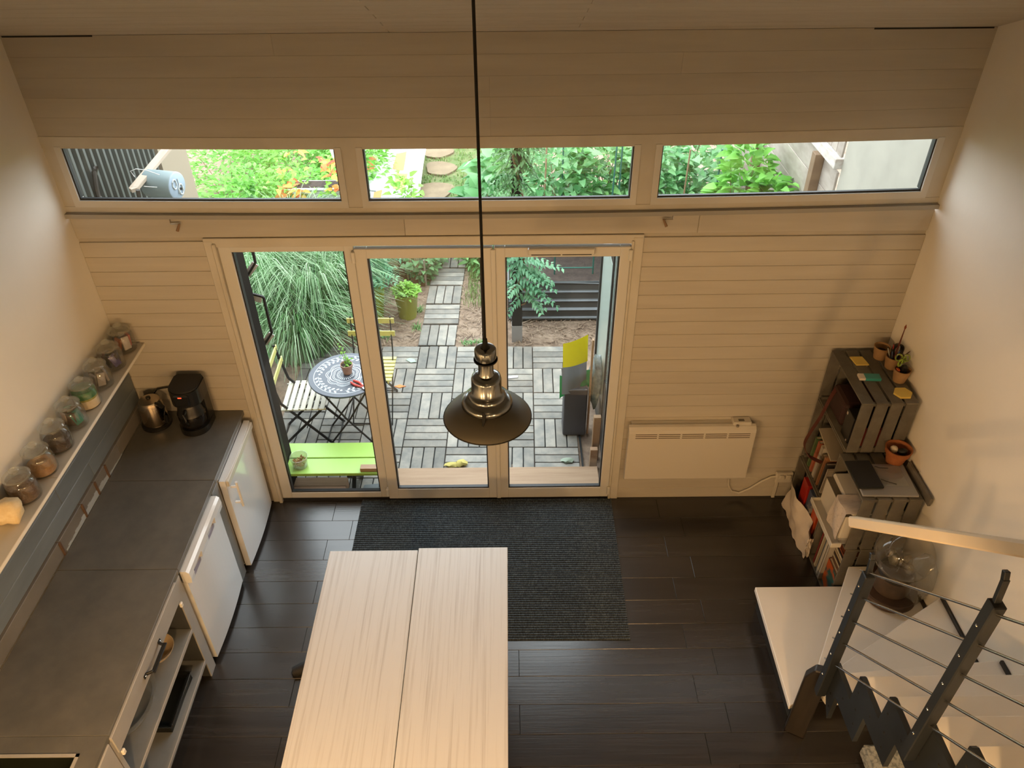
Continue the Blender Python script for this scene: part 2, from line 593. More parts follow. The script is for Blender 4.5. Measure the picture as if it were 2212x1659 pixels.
def shrub(name, label, loc, rad, n, ln, wd, m, stems=5, cat='shrub', group=None, zlo=0.0, shell=0.35, stem_m=None):
    t = thing(name, label, cat, loc, 0, group)
    it = []
    for _ in range(n):
        a = rnd.uniform(0, 2 * pi)
        zz = rnd.uniform(-1, 1)
        q = math.sqrt(max(0, 1 - zz * zz))
        k = 1 - shell * rnd.random() ** 1.5
        o = V((cos(a) * q * rad[0] * k, sin(a) * q * rad[1] * k, (zz * 0.5 + 0.5) * rad[2] * (0.5 + 0.5 * k) + zlo))
        k2 = 1 + 0.18 * noise.noise(o * 4 + V(loc))
        p = V(loc) + V((o.x * k2, o.y * k2, o.z))
        d = (V((cos(a), sin(a), zz * 0.3)) + rdir() * 0.7)
        l = ln * rnd.uniform(0.6, 1.25)
        it.append((p, d, V((0, 0, 1)) + rdir() * 0.5, l, l * wd * rnd.uniform(0.8, 1.2), min(1, max(0, rnd.gauss(0.45, 0.28)))))
    leaves('foliage', it, m, t)
    mb = MB()
    for k in range(stems):
        a = 2 * pi * k / stems + rnd.uniform(-.3, .3)
        b = V(loc)
        e = b + V((cos(a) * rad[0] * .55, sin(a) * rad[1] * .55, zlo + rad[2] * rnd.uniform(.55, .85)))
        mb.tube([b + V((cos(a) * .02, sin(a) * .02, 0)), b.lerp(e, .5) + V((0, 0, .05)), e], [.008, .006, .003], 5)
    build('stems', mb, stem_m or M_twig, t)
    return t


def fern_sprays(name, t, items, m, nl=9, ln=0.07):
    """compound leaves: items (p, q) = axis from p to q with paired leaflets"""
    it = []
    for p, q in items:
        p, q = V(p), V(q)
        ax = q - p
        sd = ax.cross(V((0, 0, 1))).normalized()
        tone = min(1, max(0, rnd.gauss(.5, .25)))
        for k in range(nl):
            s = (k + 1) / nl
            c = p + ax * s - V((0, 0, 0.25 * ax.length * s * s))
            for sg in (-1, 1):
                it.append((c, sd * sg + ax.normalized() * rnd.uniform(.4, .9) + V((0, 0, rnd.uniform(-.5, .15))), V((0, 0, 1)) + rdir() * .3, ln * (1.1 - 0.55 * s) * rnd.uniform(.8, 1.15), ln * .34, min(1, max(0, tone + rnd.uniform(-.15, .15)))))
    return leaves(name, it, m, t)


# height correction of the slightly crooked window strip
def warp(mb):
    for v in mb.b.verts:
        z = v.co.z
        if 2.28 < z < 3.3:
            k = 1.0 if z < 2.9 else (3.34 - z) / 0.44
            x = v.co.x
            v.co.z += k * (-0.009 + 0.002 * x + 0.0044 * x * x)
    return mb


def xbox(mb, x0, x1, y0, y1, z0, z1, step=0.25, bev=0.0):
    n = max(1, round((x1 - x0) / step))
    xs = [x0 + (x1 - x0) * i / n for i in range(n + 1)]
    rings = [[mb.b.verts.new((x, y, z)) for y, z in ((y0, z0), (y1, z0), (y1, z1), (y0, z1))] for x in xs]
    for a, b in zip(rings, rings[1:]):
        for k in range(4):
            mb.b.faces.new((a[k], a[(k + 1) % 4], b[(k + 1) % 4], b[k]))
    mb.b.faces.new(rings[0][::-1])
    mb.b.faces.new(rings[-1])
    return mb


XL, XR, YB = -2.565, 2.475, -6.2
SLOPE = 0.40
ZC = 3.357

# ------------------------------------------------------------------ room shell
floor = struct('floor', MB().box(XL - .1, XR + .1, YB, 0.06, -0.10, -0.006), M_sub)
pitch_y, y0 = 0.185, -0.024
for r in range(34):
    ya = y0 - pitch_y * (r - 1)
    yb = ya - pitch_y
    ya = min(ya, 0.055)
    if yb < YB:
        break
    off = -1.19 if r % 2 == 0 else -1.345
    x = off - 2.44
    while x < XR:
        a, b = max(x, XL), min(x + 1.22, XR)
        if b - a > 0.02:
            build('plank', MB().box(a + .0008, b - .0008, yb + .0008, ya - .0008, -0.006, 0.0, 0.0012), M_plank, floor)
        x += 1.22

# side and back walls
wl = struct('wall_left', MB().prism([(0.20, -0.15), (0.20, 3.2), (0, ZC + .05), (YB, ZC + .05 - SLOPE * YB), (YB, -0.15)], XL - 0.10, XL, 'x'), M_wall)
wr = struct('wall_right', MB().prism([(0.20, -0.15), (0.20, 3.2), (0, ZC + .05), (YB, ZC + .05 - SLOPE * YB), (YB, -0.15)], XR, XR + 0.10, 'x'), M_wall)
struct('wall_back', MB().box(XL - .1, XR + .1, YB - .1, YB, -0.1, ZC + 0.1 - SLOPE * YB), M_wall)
# sloping board ceiling
ce = struct('ceiling', MB().prism([(0.20, ZC - 0.08 + .02), (0.20, ZC + 0.12), (YB - .1, ZC + .22 - SLOPE * YB), (YB - .1, ZC + .035 - SLOPE * YB)], XL - .1, XR + .1, 'x'), M_gap)
cs = math.atan(SLOPE)
for k in range(14):
    d0, d1 = 0.1 * k + .001, 0.1 * (k + 1) - .001
    mt = M.Translation((0, 0, ZC)) @ M.Rotation(-cs, 4, 'X')
    xs = [XL, 0.35 if k % 2 else -0.6, XR]
    for a, b in zip(xs, xs[1:]):
        build('board', MB().box(a + .001, b - .001, -d1, -d0, 0.0, 0.014, 0.002, mt), M_ceil, ce)
mt = M.Translation((0, 0, ZC)) @ M.Rotation(-cs, 4, 'X')
build('board', MB().box(XL, XR, -6.6, -1.402, 0.0, 0.014, 0, mt), M_ceil, ce)
# gallery floor the picture is taken from
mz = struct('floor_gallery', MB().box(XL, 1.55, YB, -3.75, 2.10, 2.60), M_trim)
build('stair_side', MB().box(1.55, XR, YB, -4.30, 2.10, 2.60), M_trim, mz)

# front wall: backing pieces, then boards proud of it
bk = MB()
yk0, yk1 = 0.012, 0.08
bk.box(XL, -1.70, yk0, yk1, -0.15, 2.36)
bk.box(0.75, XR, yk0, yk1, -0.15, 2.36)
bk.box(-1.70, 0.75, yk0, yk1, 2.165, 2.36)
bk.box(XL, XR, yk0, yk1, 2.83, ZC + 0.02)
wf = struct('wall_front', bk, M_gap)


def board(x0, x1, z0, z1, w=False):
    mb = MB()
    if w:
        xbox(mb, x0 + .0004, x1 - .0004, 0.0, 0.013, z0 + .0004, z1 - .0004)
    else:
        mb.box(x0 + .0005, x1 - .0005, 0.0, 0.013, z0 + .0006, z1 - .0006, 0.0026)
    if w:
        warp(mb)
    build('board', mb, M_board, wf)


zz = 0.0
k = 0
while zz < 2.2:
    z1 = min(zz + 0.1, 2.225)
    if z1 - zz > .03:
        board(XL, -1.822, zz, z1)
        board(0.795, XR, zz, z1)
    zz += 0.1
    k += 1
for x0, x1 in ((XL, -0.62), (-0.62, 1.11), (1.11, XR)):
    board(x0, x1, 2.225, 2.362)
for k in range(5):
    z0 = 2.825 + k * 0.1062
    xs = (XL, -0.10, XR) if k < 3 else (XL, 0.9 if k == 3 else -1.2, XR)
    for a, b in zip(xs, xs[1:]):
        board(a, b, z0, z0 + 0.1062, True)

for a, b in ((XL + .01, -2.10), (1.85, XR - .02)):
    build('open_joint', MB().box(a, b, -.004, .0, ZC - .007, ZC + .004), M_matblack, wf)
# ledge under the window strip
struct('trim_1', warp(xbox(MB(), XL, XR, -0.035, 0.012, 2.357, 2.383)), M_ledge)
# window strip frame members that belong to the wall
fr = MB()
xbox(fr, XL, XR, -0.004, 0.10, 2.7626, 2.828)
xbox(fr, XL, XR, -0.004, 0.03, 2.383, 2.417)
for a, b in ((XL, -2.50), (-0.93, -0.845), (0.725, 0.81), (2.39, XR)):
    xbox(fr, a, b, 0.0, 0.10, 2.40, 2.79)
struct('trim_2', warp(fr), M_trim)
for i, (a, b) in enumerate(((-2.464, -0.965), (-0.811, 0.691), (0.846, 2.355))):
    wn = empty('window_%d' % (i + 1), ((a + b) / 2, 0.03, 2.42), kind='structure')
    f = MB()
    z0, z1 = 2.4565, 2.7626
    xbox(f, a - .036, b + .036, -0.008, 0.022, z0 - .040, z0)
    for xa, xb in ((a - .036, a), (b, b + .036)):
        xbox(f, xa, xb, -0.008, 0.05, z0, z1 + .01)
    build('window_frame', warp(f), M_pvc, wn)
    g = MB()
    xbox(g, a, b, 0.004, 0.022, z0, z0 + .010)
    for xa, xb in ((a, a + .007), (b - .007, b)):
        xbox(g, xa, xb, 0.004, 0.040, z0 + .010, z1)
    build('gasket', warp(g), M_gasket, wn)
    p = MB()
    xbox(p, a, b, 0.014, 0.018, z0, z1)
    build('pane', warp(p), M_glass, wn)

# patio door: casing, fixed light and two leaves
cs_ = MB()
cs_.box(-1.825, -1.770, -0.010, 0.012, 0.0, 2.205, .003)
cs_.box(-1.776, -1.752, -0.026, 0.10, -0.0, 2.19, .004)
cs_.box(-1.825, 0.797, -0.008, 0.012, 2.163, 2.222, .003)
cs_.box(0.735, 0.797, -0.010, 0.012, 0.0, 2.205, .003)
cs_.box(0.725, 0.742, -0.020, 0.10, 0.0, 2.185, .004)
struct('trim_3', cs_, M_trim)
struct('trim_4', MB().box(-1.755, 0.725, 0.0, 0.07, -0.02, 0.030, .003), M_gasket)


def door(name, x0, x1, g0, g1, zb, zt, zf0, zf1, yf):
    d = empty(name, ((x0 + x1) / 2, 0.02, zf0), kind='structure')
    f = MB()
    f.box(x0, g0, yf, yf + .046, zf0, zf1, .006, seg=2)
    f.box(g1, x1, yf, yf + .046, zf0, zf1, .006, seg=2)
    f.box(g0 - .004, g1 + .004, yf, yf + .030, zf0, zb, .006, seg=2)
    f.box(g0 - .004, g1 + .004, yf, yf + .046, zt, zf1, .006, seg=2)
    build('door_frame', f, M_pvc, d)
    g = MB()
    t = .008
    g.box(g0, g0 + t, yf + .012, yf + .05, zb, zt)
    g.box(g1 - t, g1, yf + .012, yf + .05, zb, zt)
    g.box(g0, g1, yf + .008, yf + .034, zb - .001, zb + .010)
    build('gasket', g, M_gasket, d)
    build('pane', MB().box(g0, g1, yf + .022, yf + .028, zb, zt), M_glass, d)
    return d


d1 = door('door_1', -1.752, -0.940, -1.676, -1.000, 0.085, 2.125, 0.03, 2.165, 0.0)
d2 = door('door_2', -0.936, -0.104, -0.862, -0.178, 0.135, 2.085, 0.035, 2.15, -0.022)
d3 = door('door_3', -0.100, 0.724, -0.030, 0.660, 0.135, 2.085, 0.035, 2.15, -0.022)
build('meeting_strip', MB().box(-0.118, -0.088, -0.034, -0.020, 0.04, 2.145, .004), M_pvc, d3)
for d, xh in ((d3, 0.722), (d1, -0.942)):
    for z in (0.07, 2.06):
        build('hinge', MB().box(xh - .012, xh + .012, -0.036, -0.004, z, z + .075, .004), M_pvc, d)
vt = MB().box(0.105, 0.505, -0.055, -0.022, 2.112, 2.155, .006)
vn = build('air_vent', vt, M_pvc, d3)
build('vent_slots', MB().box(0.125, 0.30, -0.0565, -0.05, 2.117, 2.122).box(0.31, 0.485, -0.0565, -0.05, 2.117, 2.122), M_matblack, vn)

# ------------------------------------------------------------------ kitchen side
# backsplash boards and upstand on the left wall
bs = thing('backsplash', 'blue grey painted backsplash boards on the wall above the worktop', 'backsplash', (XL, -1.5, 0.9))
zs = [1.010, 1.125, 1.240, 1.355, 1.458]
for k, (a, b) in enumerate(zip(zs, zs[1:])):
    ys = [-3.2, -1.9 - .3 * (k % 2), -0.75 - .35 * (k % 3), -0.012]
    for c, d in zip(ys, ys[1:]):
        build('board', MB().box(XL + .001, XL + .012, c + .001, d - .001, a + .0012, b - .0012, .0025), M_splash, bs)
us = thing('upstand', 'low grey upstand strip along the back of the worktop', 'upstand', (XL, -1.5, 0.9))
yc = [-3.2, -2.0, -1.275, -0.985, -0.80, -0.65, -0.45, -0.02]
for c, d in zip(yc, yc[1:]):
    build('board', MB().box(XL + .001, XL + .026, c + .002, d - .002, .902, 1.006, .002), M_upstand, us)
for y in (-1.275, -0.985, -0.80, -0.65):
    build('cleat', MB().box(XL + .002, XL + .034, y - .008, y + .008, .902, 1.004, .002), M_cleat, us)
fl = MB()
n = 26
for k in range(n):
    ya, yb = -1.25 + k * .031, -1.25 + (k + 1) * .031
    w = .012 + .030 * sin(pi * (k + .5) / n) ** 1.5 + .006 * (k % 3 == 1)
    if k > 18:
        w *= .55
    fl.box(XL + .024, XL + .028, ya, yb, .902, .902 + w)
build('filler', fl, M_caulk, us)

# worktop of four slabs
wt = thing('worktop', 'dark grey stone worktop in four slabs over the fridges', 'worktop', (-2.2, -1.4, 0.86))
for a, b in ((-0.685, -0.004), (-1.385, -0.687), (-2.345, -1.387)):
    build('slab', MB().box(XL + .03, -1.866, a, b, .868, .902, .002), M_slab, wt)
sb = MB().box(XL + .03, -2.36, -3.2, -2.347, .868, .902).box(-1.965, -1.866, -3.2, -2.347, .868, .902).box(-2.36, -1.965, -2.432, -2.347, .868, .902)
build('slab', sb, M_slab, wt)
sk = thing('sink', 'dark inset sink with a pale rim in the near worktop end', 'sink', (-2.16, -2.75, 0.76))
build('basin', MB().box(-2.345, -1.98, -3.1, -2.447, .74, .75).box(-2.353, -2.345, -3.1, -2.44, .74, .902).box(-1.98, -1.972, -3.1, -2.44, .74, .902).box(-2.353, -1.972, -2.447, -2.439, .74, .902), flat('dark sink', (.010, .012, .008), .25), sk)
build('rim', MB().box(-2.365, -2.350, -3.1, -2.430, .902, .906).box(-1.975, -1.960, -3.1, -2.430, .902, .906).box(-2.365, -1.960, -2.445, -2.430, .902, .906), M_grey, sk)


def fridge(name, label, y0, y1, xf, handle, zt):
    t = thing(name, label, 'fridge', ((XL + xf) / 2, (y0 + y1) / 2, 0.0))
    build('body', MB().box(XL + .08, xf - .062, y0 + .01, y1 - .01, 0.03, .862, .006), M_white, t)
    # slightly bowed door
    def bow(u):
        return .022 * (1 - (2 * u - 1) ** 2)
    d = MB()
    n = 14
    pl = [(xf - .05, y1), (xf - .05, y0)]
    pts = [(xf - .012 + bow(i / n) * .55, y0 + (y1 - y0) * i / n) for i in range(n + 1)]
    d.prism(pl + pts, .04, zt, 'z')
    dr = build('door', d, M_white, t)
    build('door_seal', MB().box(xf - .064, xf - .050, y0 + .012, y1 - .012, .05, zt - .02), flat('grey door seal', (.20, .19, .17), .7), t)
    for yy in (y0 + .06, y1 - .06):
        build('foot', MB().lathe([(0, 0), (.02, 0), (.02, .03), (0, .03)], 10, M.Translation((xf - .1, yy, 0))), M_black, t)
    return t, dr


f1, d1_ = fridge('fridge', 'white fridge with a bracket handle next to the patio door', -0.652, -0.052, -1.812, True, .852)
for z in (.60, .735):
    pass
hb = MB()
hb.bar((-1.812, -.618, .775), (-1.770, -.618, .775), .016, .016, .003)
hb.bar((-1.812, -.618, .635), (-1.770, -.618, .635), .016, .016, .003)
hb.tube([(-1.768, -.618, .600), (-1.768, -.618, .815)], .0095, 10)
build('handle', hb, M_white, d1_)
build('fascia', MB().box(-1.822, -1.8045, -.645, -.060, .800, .846, .003), M_whitep, d1_)
f2, d2_ = fridge('fridge', 'white freezer with two recessed grips between grey panels', -1.372, -0.782, -1.838, False, .764)
# fascia with two scooped grips
fs = MB()
prof = [(-1.872, .858), (-1.838, .858), (-1.822, .845), (-1.818, .80), (-1.822, .765), (-1.838, .762), (-1.872, .762)]
for a, b in ((-1.372, -1.320), (-1.180, -1.060), (-.920, -.782)):
    fs.prism(prof, a, b, 'y')
pr2 = [(-1.872, .858), (-1.838, .858), (-1.822, .845), (-1.819, .815), (-1.842, .800), (-1.842, .775), (-1.872, .762)]
for a, b in ((-1.320, -1.180), (-1.060, -.920)):
    fs.prism(pr2, a, b, 'y')
build('grip_panel', fs, M_white, d2_)
rm_ = flat('lilac recess shade', (.30, .28, .36), .4)  # thin raised strips on the door, recess shade put into their colour
for a, b in ((-1.318, -1.182), (-1.058, -.922)):
    build('grip_shade', MB().box(-1.846, -1.8362, a, b, .736, .7625, .001), rm_, d2_)

# panels and cabinets
pn = build('end_panel', MB().box(XL + .05, -1.862, -.770, -.672, .0, .866, .002), M_greyin)
tag(pn, 'narrow grey panel standing between the two white fridges', 'panel')
cb = thing('cabinet', 'grey base cabinet with open shelves and one drawer', 'cabinet', (-2.1, -1.9, 0.0))
M_dim = mat('shaded cabinet board', (.07, .072, .072), .6, c2=(.05, .052, .052), scale=(4, 4, 4))  # shade of the cabinet interior put into the colour of its side boards
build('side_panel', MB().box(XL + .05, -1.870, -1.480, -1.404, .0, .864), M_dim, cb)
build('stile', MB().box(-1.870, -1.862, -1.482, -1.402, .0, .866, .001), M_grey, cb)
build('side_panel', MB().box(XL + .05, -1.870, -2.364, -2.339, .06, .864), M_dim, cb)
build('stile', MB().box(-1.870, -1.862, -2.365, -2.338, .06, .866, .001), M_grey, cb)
build('back_panel', MB().box(XL + .05, XL + .065, -2.34, -1.48, .06, .866), M_greyin, cb)
build('top_panel', MB().box(XL + .065, -1.88, -2.338, -1.482, .745, .755), M_greyin, cb)
for z in (.487, .172):
    sh = build('shelf', MB().box(XL + .065, -1.862, -2.338, -1.482, z - .022, z, .001), M_greyin, cb)
    build('shelf_edge', MB().box(-1.866, -1.860, -2.338, -1.482, z - .024, z + .001, .001), M_grey, sh)
build('plinth', MB().box(-1.94, -1.92, -2.36, -1.49, .0, .15), M_matblack, cb)
dw = build('drawer', MB().box(-1.885, -1.855, -2.352, -1.462, .757, .885, .003), M_grey, cb)
hd = MB()
hd.bar((-1.852, -1.775, .812), (-1.852, -1.800, .812), .006, .02, .001)
hd.bar((-1.852, -2.000, .812), (-1.852, -1.975, .812), .006, .02, .001)
hd.bar((-1.853, -1.797, .812), (-1.818, -1.812, .818), .010, .016, .001)
hd.bar((-1.853, -1.978, .812), (-1.818, -1.963, .818), .010, .016, .001)
hd.bar((-1.816, -1.800, .819), (-1.816, -1.975, .819), .022, .008, .002)
hh = build('handle', hd, flat('blackened steel', (.03, .03, .03), .35, metal=.6), dw)
for y in (-1.787, -1.988):
    build('screw', MB().lathe([(0, 0), (.006, .001), (.004, .004), (0, .005)], 8, M.Translation((-1.849, y, .812)) @ M.Rotation(pi / 2, 4, 'Y')), M_chrome, hh)
for y in (-1.495, -2.33):
    build('clip', MB().box(-1.862, -1.846, y - .012, y + .010, .715, .748, .004), flat('clear white clip', (.85, .82, .75), .3), cb)
c2 = thing('cabinet', 'grey base cabinet under the sink at the near end', 'cabinet', (-2.1, -2.8, 0.0))
build('body', MB().box(XL + .05, -1.89, -3.2, -2.368, .06, .735, .001).box(XL + .05, -2.37, -3.2, -2.368, .735, .866).box(-1.955, -1.89, -3.2, -2.368, .735, .866), M_grey, c2)
build('door', MB().box(-1.888, -1.858, -3.1, -2.372, .10, .88, .003), M_grey, c2)

# things on the cabinet shelves
bw = thing('bowl', 'small cream bowl on the upper cabinet shelf', 'bowl', (-1.99, -1.66, .488))
build('bowl', MB().lathe([(0, 0), (.035, 0), (.04, .006), (.085, .045), (.10, .075), (.096, .075), (.08, .048), (.036, .012), (0, .01)], 28, M.Translation((-1.99, -1.66, .488))), flat('cream ceramic', (.62, .48, .30), .35), bw, sharp=60)
gd = thing('glass_dish', 'oval glass oven dish on the upper cabinet shelf', 'dish', (-2.0, -1.98, .488))
dm = M.Translation((-2.0, -1.98, .488)) @ M.Diagonal((.7, 1.25, 1, 1))
build('dish', MB().lathe([(0, 0), (.10, 0), (.115, .01), (.13, .06), (.155, .066), (.155, .07), (.126, .066), (.11, .014), (0, .006)], 36, dm), glass('oven glass', (.92, .94, .94), .03, 1.5, .04, .14), gd, sharp=60)
pt = thing('pot', 'dark saucepan standing behind the glass dish in the cabinet', 'pot', (-2.22, -1.98, .488))
build('body', MB().lathe([(0, 0), (.10, 0), (.105, .01), (.105, .12), (.10, .12), (.098, .012), (0, .01)], 28, M.Translation((-2.22, -1.98, .488))), M_black, pt)
build('handle', MB().tube([(-2.115, -1.98, .59), (-2.09, -1.98, .60), (-2.06, -1.985, .60)], .008, 8), M_black, pt)
bt = thing('baking_tin', 'dark rectangular baking tin on the bottom cabinet shelf', 'tin', (-2.05, -1.77, .173))
build('tin', MB().prism([(-2.28, -1.93), (-1.915, -1.93), (-1.90, -1.60), (-2.30, -1.60)], .174, .182).box(-2.30, -1.905, -1.935, -1.925, .175, .225).box(-2.30, -1.905, -1.605, -1.595, .175, .225).box(-2.30, -2.29, -1.93, -1.60, .175, .225).box(-1.915, -1.905, -1.93, -1.60, .175, .225), flat('dark non-stick tin', (.02, .022, .02), .35, metal=.4), bt)
build('rim', MB().tube([(-2.30, -1.935, .226), (-1.90, -1.935, .226), (-1.90, -1.595, .226), (-2.30, -1.595, .226), (-2.30, -1.935, .226)], .005, 6), M_steel, bt)

# wall shelf with jars
ws = thing('wall_shelf', 'long white wall shelf holding a row of glass jars', 'shelf', (-2.47, -1.6, 1.46))
for a, b in ((-1.245, -0.004), (-3.2, -1.247)):
    build('board', MB().box(XL + .001, -2.386, a, b, 1.461, 1.479, .001), M_trim, ws)
build('front_edge', MB().box(-2.388, -2.382, -3.2, -.004, 1.460, 1.480, .001), flat('white shelf edge', (.82, .79, .72), .4), ws)
build('bracket', MB().box(-2.47, -2.41, -.020, -.004, 1.480, 1.486), M_ledge, ws)

JR = .074
jar_prof = [(0, .002), (JR - .010, 0), (JR - .002, .006), (JR, .018), (JR, .095), (JR - .006, .118), (JR - .018, .130), (JR - .018, .140), (JR - .021, .140), (JR - .021, .128), (JR - .009, .116), (JR - .004, .094), (JR - .004, .02), (JR - .012, .006), (0, .006)]
lid_prof = [(0, .138), (JR - .022, .138), (JR - .022, .142), (JR - .008, .143), (JR - .006, .150), (JR - .012, .155), (JR - .03, .157), (.030, .160), (.012, .161), (.011, .168), (.024, .176), (.026, .186), (.018, .194), (0, .196)]


def jar(y, label, filler):
    t = thing('storage_jar', label, 'jar', (-2.478, y, 1.4795), 0, 'glass jars on the wall shelf')
    c = (-2.478, y, 1.4795)
    Tm = M.Translation(c)
    build('body', MB().lathe(jar_prof, 36, Tm), M_jar, t, sharp=70)
    build('lid', MB().lathe(lid_prof, 36, Tm), M_jarlid, t, sharp=50)
    filler(t, V(c))
    return t


def fill_level(col, h, c2=None, nm='contents', lump=.006):
    def f(t, c):
        def g(u, v):
            a = 2 * pi * v
            return None
        mb = MB()
        r = JR - .006
        mb.lathe([(0, .008), (r - .008, .008), (r, .02), (r, h), (r * .6, h + lump), (r * .25, h + lump * .3), (0, h + lump * .8)], 28, M.Translation(c))
        build(nm, mb, mat(nm, col, .8, c2=c2 or tuple(x * .5 for x in col), scale=(90, 90, 90), detail=3, bump=.4, bscale=(160, 160, 160)), t)
    return f


def fill_packs(cols, wrap=None):
    def f(t, c):
        q = random.Random(int(abs(c.y) * 1000))
        for k, col in enumerate(cols):
            a = 2 * pi * k / len(cols) + q.uniform(-.3, .3) - .6
            r = JR * .50
            m = M.Translation(c + V((cos(a) * r, sin(a) * r, .066))) @ M.Rotation(a, 4, 'Z') @ M.Rotation(q.uniform(-.3, .3), 4, 'X') @ M.Rotation(q.uniform(-.15, .15), 4, 'Y')
            build('packet', MB().box(-.007, .007, -.023, .023, -.045, .04, .002, m), flat('packet', col, .4), t)
        if wrap:
            build('inner_label', MB().lathe([(JR - .0065, .012), (JR - .0055, .012), (JR - .0055, wrap[1]), (JR - .0065, wrap[1])], 28, M.Translation(c)), flat('paper label', wrap[0], .6), t)
    return f


def fill_tea(t, c):
    """folded paper bag: green above, cream below"""
    r = JR - .008
    for nm, col, z0, z1 in (('bag_bottom', (.72, .60, .42), .008, .062), ('bag_middle', (.30, .30, .05), .062, .074), ('bag_top', (.02, .16, .045), .074, .118)):
        mb = MB()
        mb.lathe([(0, z0), (r, z0), (r * .98, (z0 + z1) / 2), (r * .97, z1), (r * .4, z1 + (.008 if nm == 'bag_top' else 0)), (0, z1)], 20, M.Translation(c))
        build(nm, mb, flat(nm, col, .6), t)


jar(-0.075, 'glass jar with silver and pink packets, farthest on the shelf', fill_packs([(.55, .50, .48), (.45, .12, .12), (.50, .46, .44), (.06, .05, .05), (.35, .12, .05)]))
jar(-0.262, 'glass jar of dark tea with a purple boxed sachet', fill_packs([(.06, .04, .16), (.03, .015, .012), (.20, .15, .10), (.015, .012, .012), (.12, .02, .02), (.025, .018, .012)]))
jar(-0.450, 'glass jar of crumpled clear sachets, third from the window wall', fill_packs([(.34, .30, .26), (.26, .22, .19), (.38, .34, .31), (.22, .18, .15), (.36, .33, .30)]))
jar(-0.635, 'glass jar with a green and cream paper bag inside', fill_tea)
jar(-0.815, 'glass jar of teal and brown upright tea sachets', fill_packs([(.03, .22, .18), (.10, .22, .20), (.09, .045, .025), (.03, .20, .13), (.16, .10, .06), (.45, .36, .30), (.05, .03, .02)]))
jar(-1.005, 'glass jar half full of dark brown coffee', fill_level((.050, .024, .014), .066, (.022, .010, .006)))
jar(-1.195, 'glass jar half full of tan brown sugar', fill_level((.40, .22, .085), .060, (.30, .16, .06), lump=.016))
jar(-1.385, 'glass jar full of brown seeds, nearest on the shelf', fill_level((.155, .085, .042), .100, (.07, .035, .018)))
lp = MB().blob((-2.475, -1.545, 1.545), (.072, .060, .068), 3, .35, 3, 1.8)
tag(build('bread_roll', lp, mat('cream crumb', (.74, .62, .40), .8, c2=(.66, .52, .30), scale=(30, 30, 30), bump=.4), sharp=180), 'lumpy cream coloured bread beside the nearest jar', 'bread')

# kettle and coffee maker
kt = thing('kettle', 'steel electric kettle with black handle in the worktop corner', 'kettle', (-2.415, -.135, .903), R(150))
kt.scale = (1.15, 1.15, 1.15)
build('base', MB().lathe([(0, 0), (.085, 0), (.085, .016), (.076, .022), (0, .022)], 32), M_black, kt, local=True)
build('body', MB().lathe([(0, .023), (.072, .023), (.075, .035), (.066, .155), (.060, .172), (.056, .173), (0, .173)], 36), flat('kettle steel', (.52, .43, .33), .2, metal=1.0), kt, local=True)
lid = build('lid', MB().lathe([(.060, .171), (.058, .180), (.040, .190), (0, .193)], 32), flat('kettle lid steel', (.50, .42, .32), .3, metal=1.0), kt, local=True)
build('knob', MB().lathe([(0, .190), (.013, .191), (.013, .202), (0, .204)], 16), M_black, lid, local=True)
build('handle', MB().tube([(-.056, 0, .172), (-.085, 0, .182), (-.112, 0, .168), (-.118, 0, .12), (-.105, 0, .06), (-.072, 0, .045)], [.012, .014, .013, .012, .012, .010], 10), M_black, kt, local=True)
build('spout', MB().prism([(.050, -.020), (.084, 0), (.050, .020)], .135, .172), flat('spout steel', (.52, .43, .33), .25, metal=1.0), kt, local=True)
cf = thing('coffee_maker', 'tall black drip coffee maker beside the steel kettle', 'coffee maker', (-2.135, -.150, .903), R(0))
def dshape(w, d, n=20):
    # rounded front, flat back
    return [(w * cos(a_), -d * abs(sin(a_)) ** .75) for a_ in [pi * k / n for k in range(n + 1)]] + [(-w, .075), (-w * .8, .10), (w * .8, .10), (w, .075)]


build('base', MB().prism(dshape(.100, .125), 0, .045), M_black, cf, local=True)
build('back_column', MB().prism([(-.095, .0), (-.10, .075), (-.08, .10), (.08, .10), (.10, .075), (.095, .0)], .045, .25), M_black, cf, local=True)
hdm = MB().prism(dshape(.100, .112), .232, .345)
build('head', hdm, M_black, cf, local=True)
build('head_lid', MB().prism(dshape(.094, .104), .345, .356), M_matblack, cf, local=True)
cr = build('carafe', MB().lathe([(0, .047), (.078, .047), (.090, .075), (.090, .14), (.075, .19), (.068, .20), (0, .20)], 32, M.Translation((0, -.03, 0))), flat('dark carafe glass', (.008, .007, .007), .08), cf, local=True, sharp=60)
build('carafe_band', MB().lathe([(.0915, .145), (.084, .165), (.075, .205), (.068, .222), (0, .222)], 32, M.Translation((0, -.03, 0))), M_black, cr, local=True)
build('carafe_handle', MB().tube([(0, -.105, .205), (0, -.138, .20), (0, -.146, .15), (0, -.112, .09)], .011, 8), M_black, cr, local=True)
build('filter_front', MB().box(-.05, .05, -.1165, -.09, .245, .335, .008), flat('gloss black', (.012, .012, .013), .12), cf, local=True)
build('indicator_lamp', MB().box(-.014, .010, -.1195, -.114, .318, .327), flat('red indicator', (.7, .12, .06), .4, emit=((1, .12, .05), .6)), cf, local=True)
cbx = MB().tube([(-2.24, -.05, 1.06), (-2.26, -.03, 1.10), (-2.32, -.02, 1.125), (-2.40, -.02, 1.11), (-2.46, -.03, 1.04), (-2.50, -.05, .95), (-2.49, -.10, .911), (-2.42, -.10, .911), (-2.40, -.12, .912)], .005, 6)
tag(build('power_cord', cbx, M_cord), 'black power cord arching behind the kettle', 'cord')

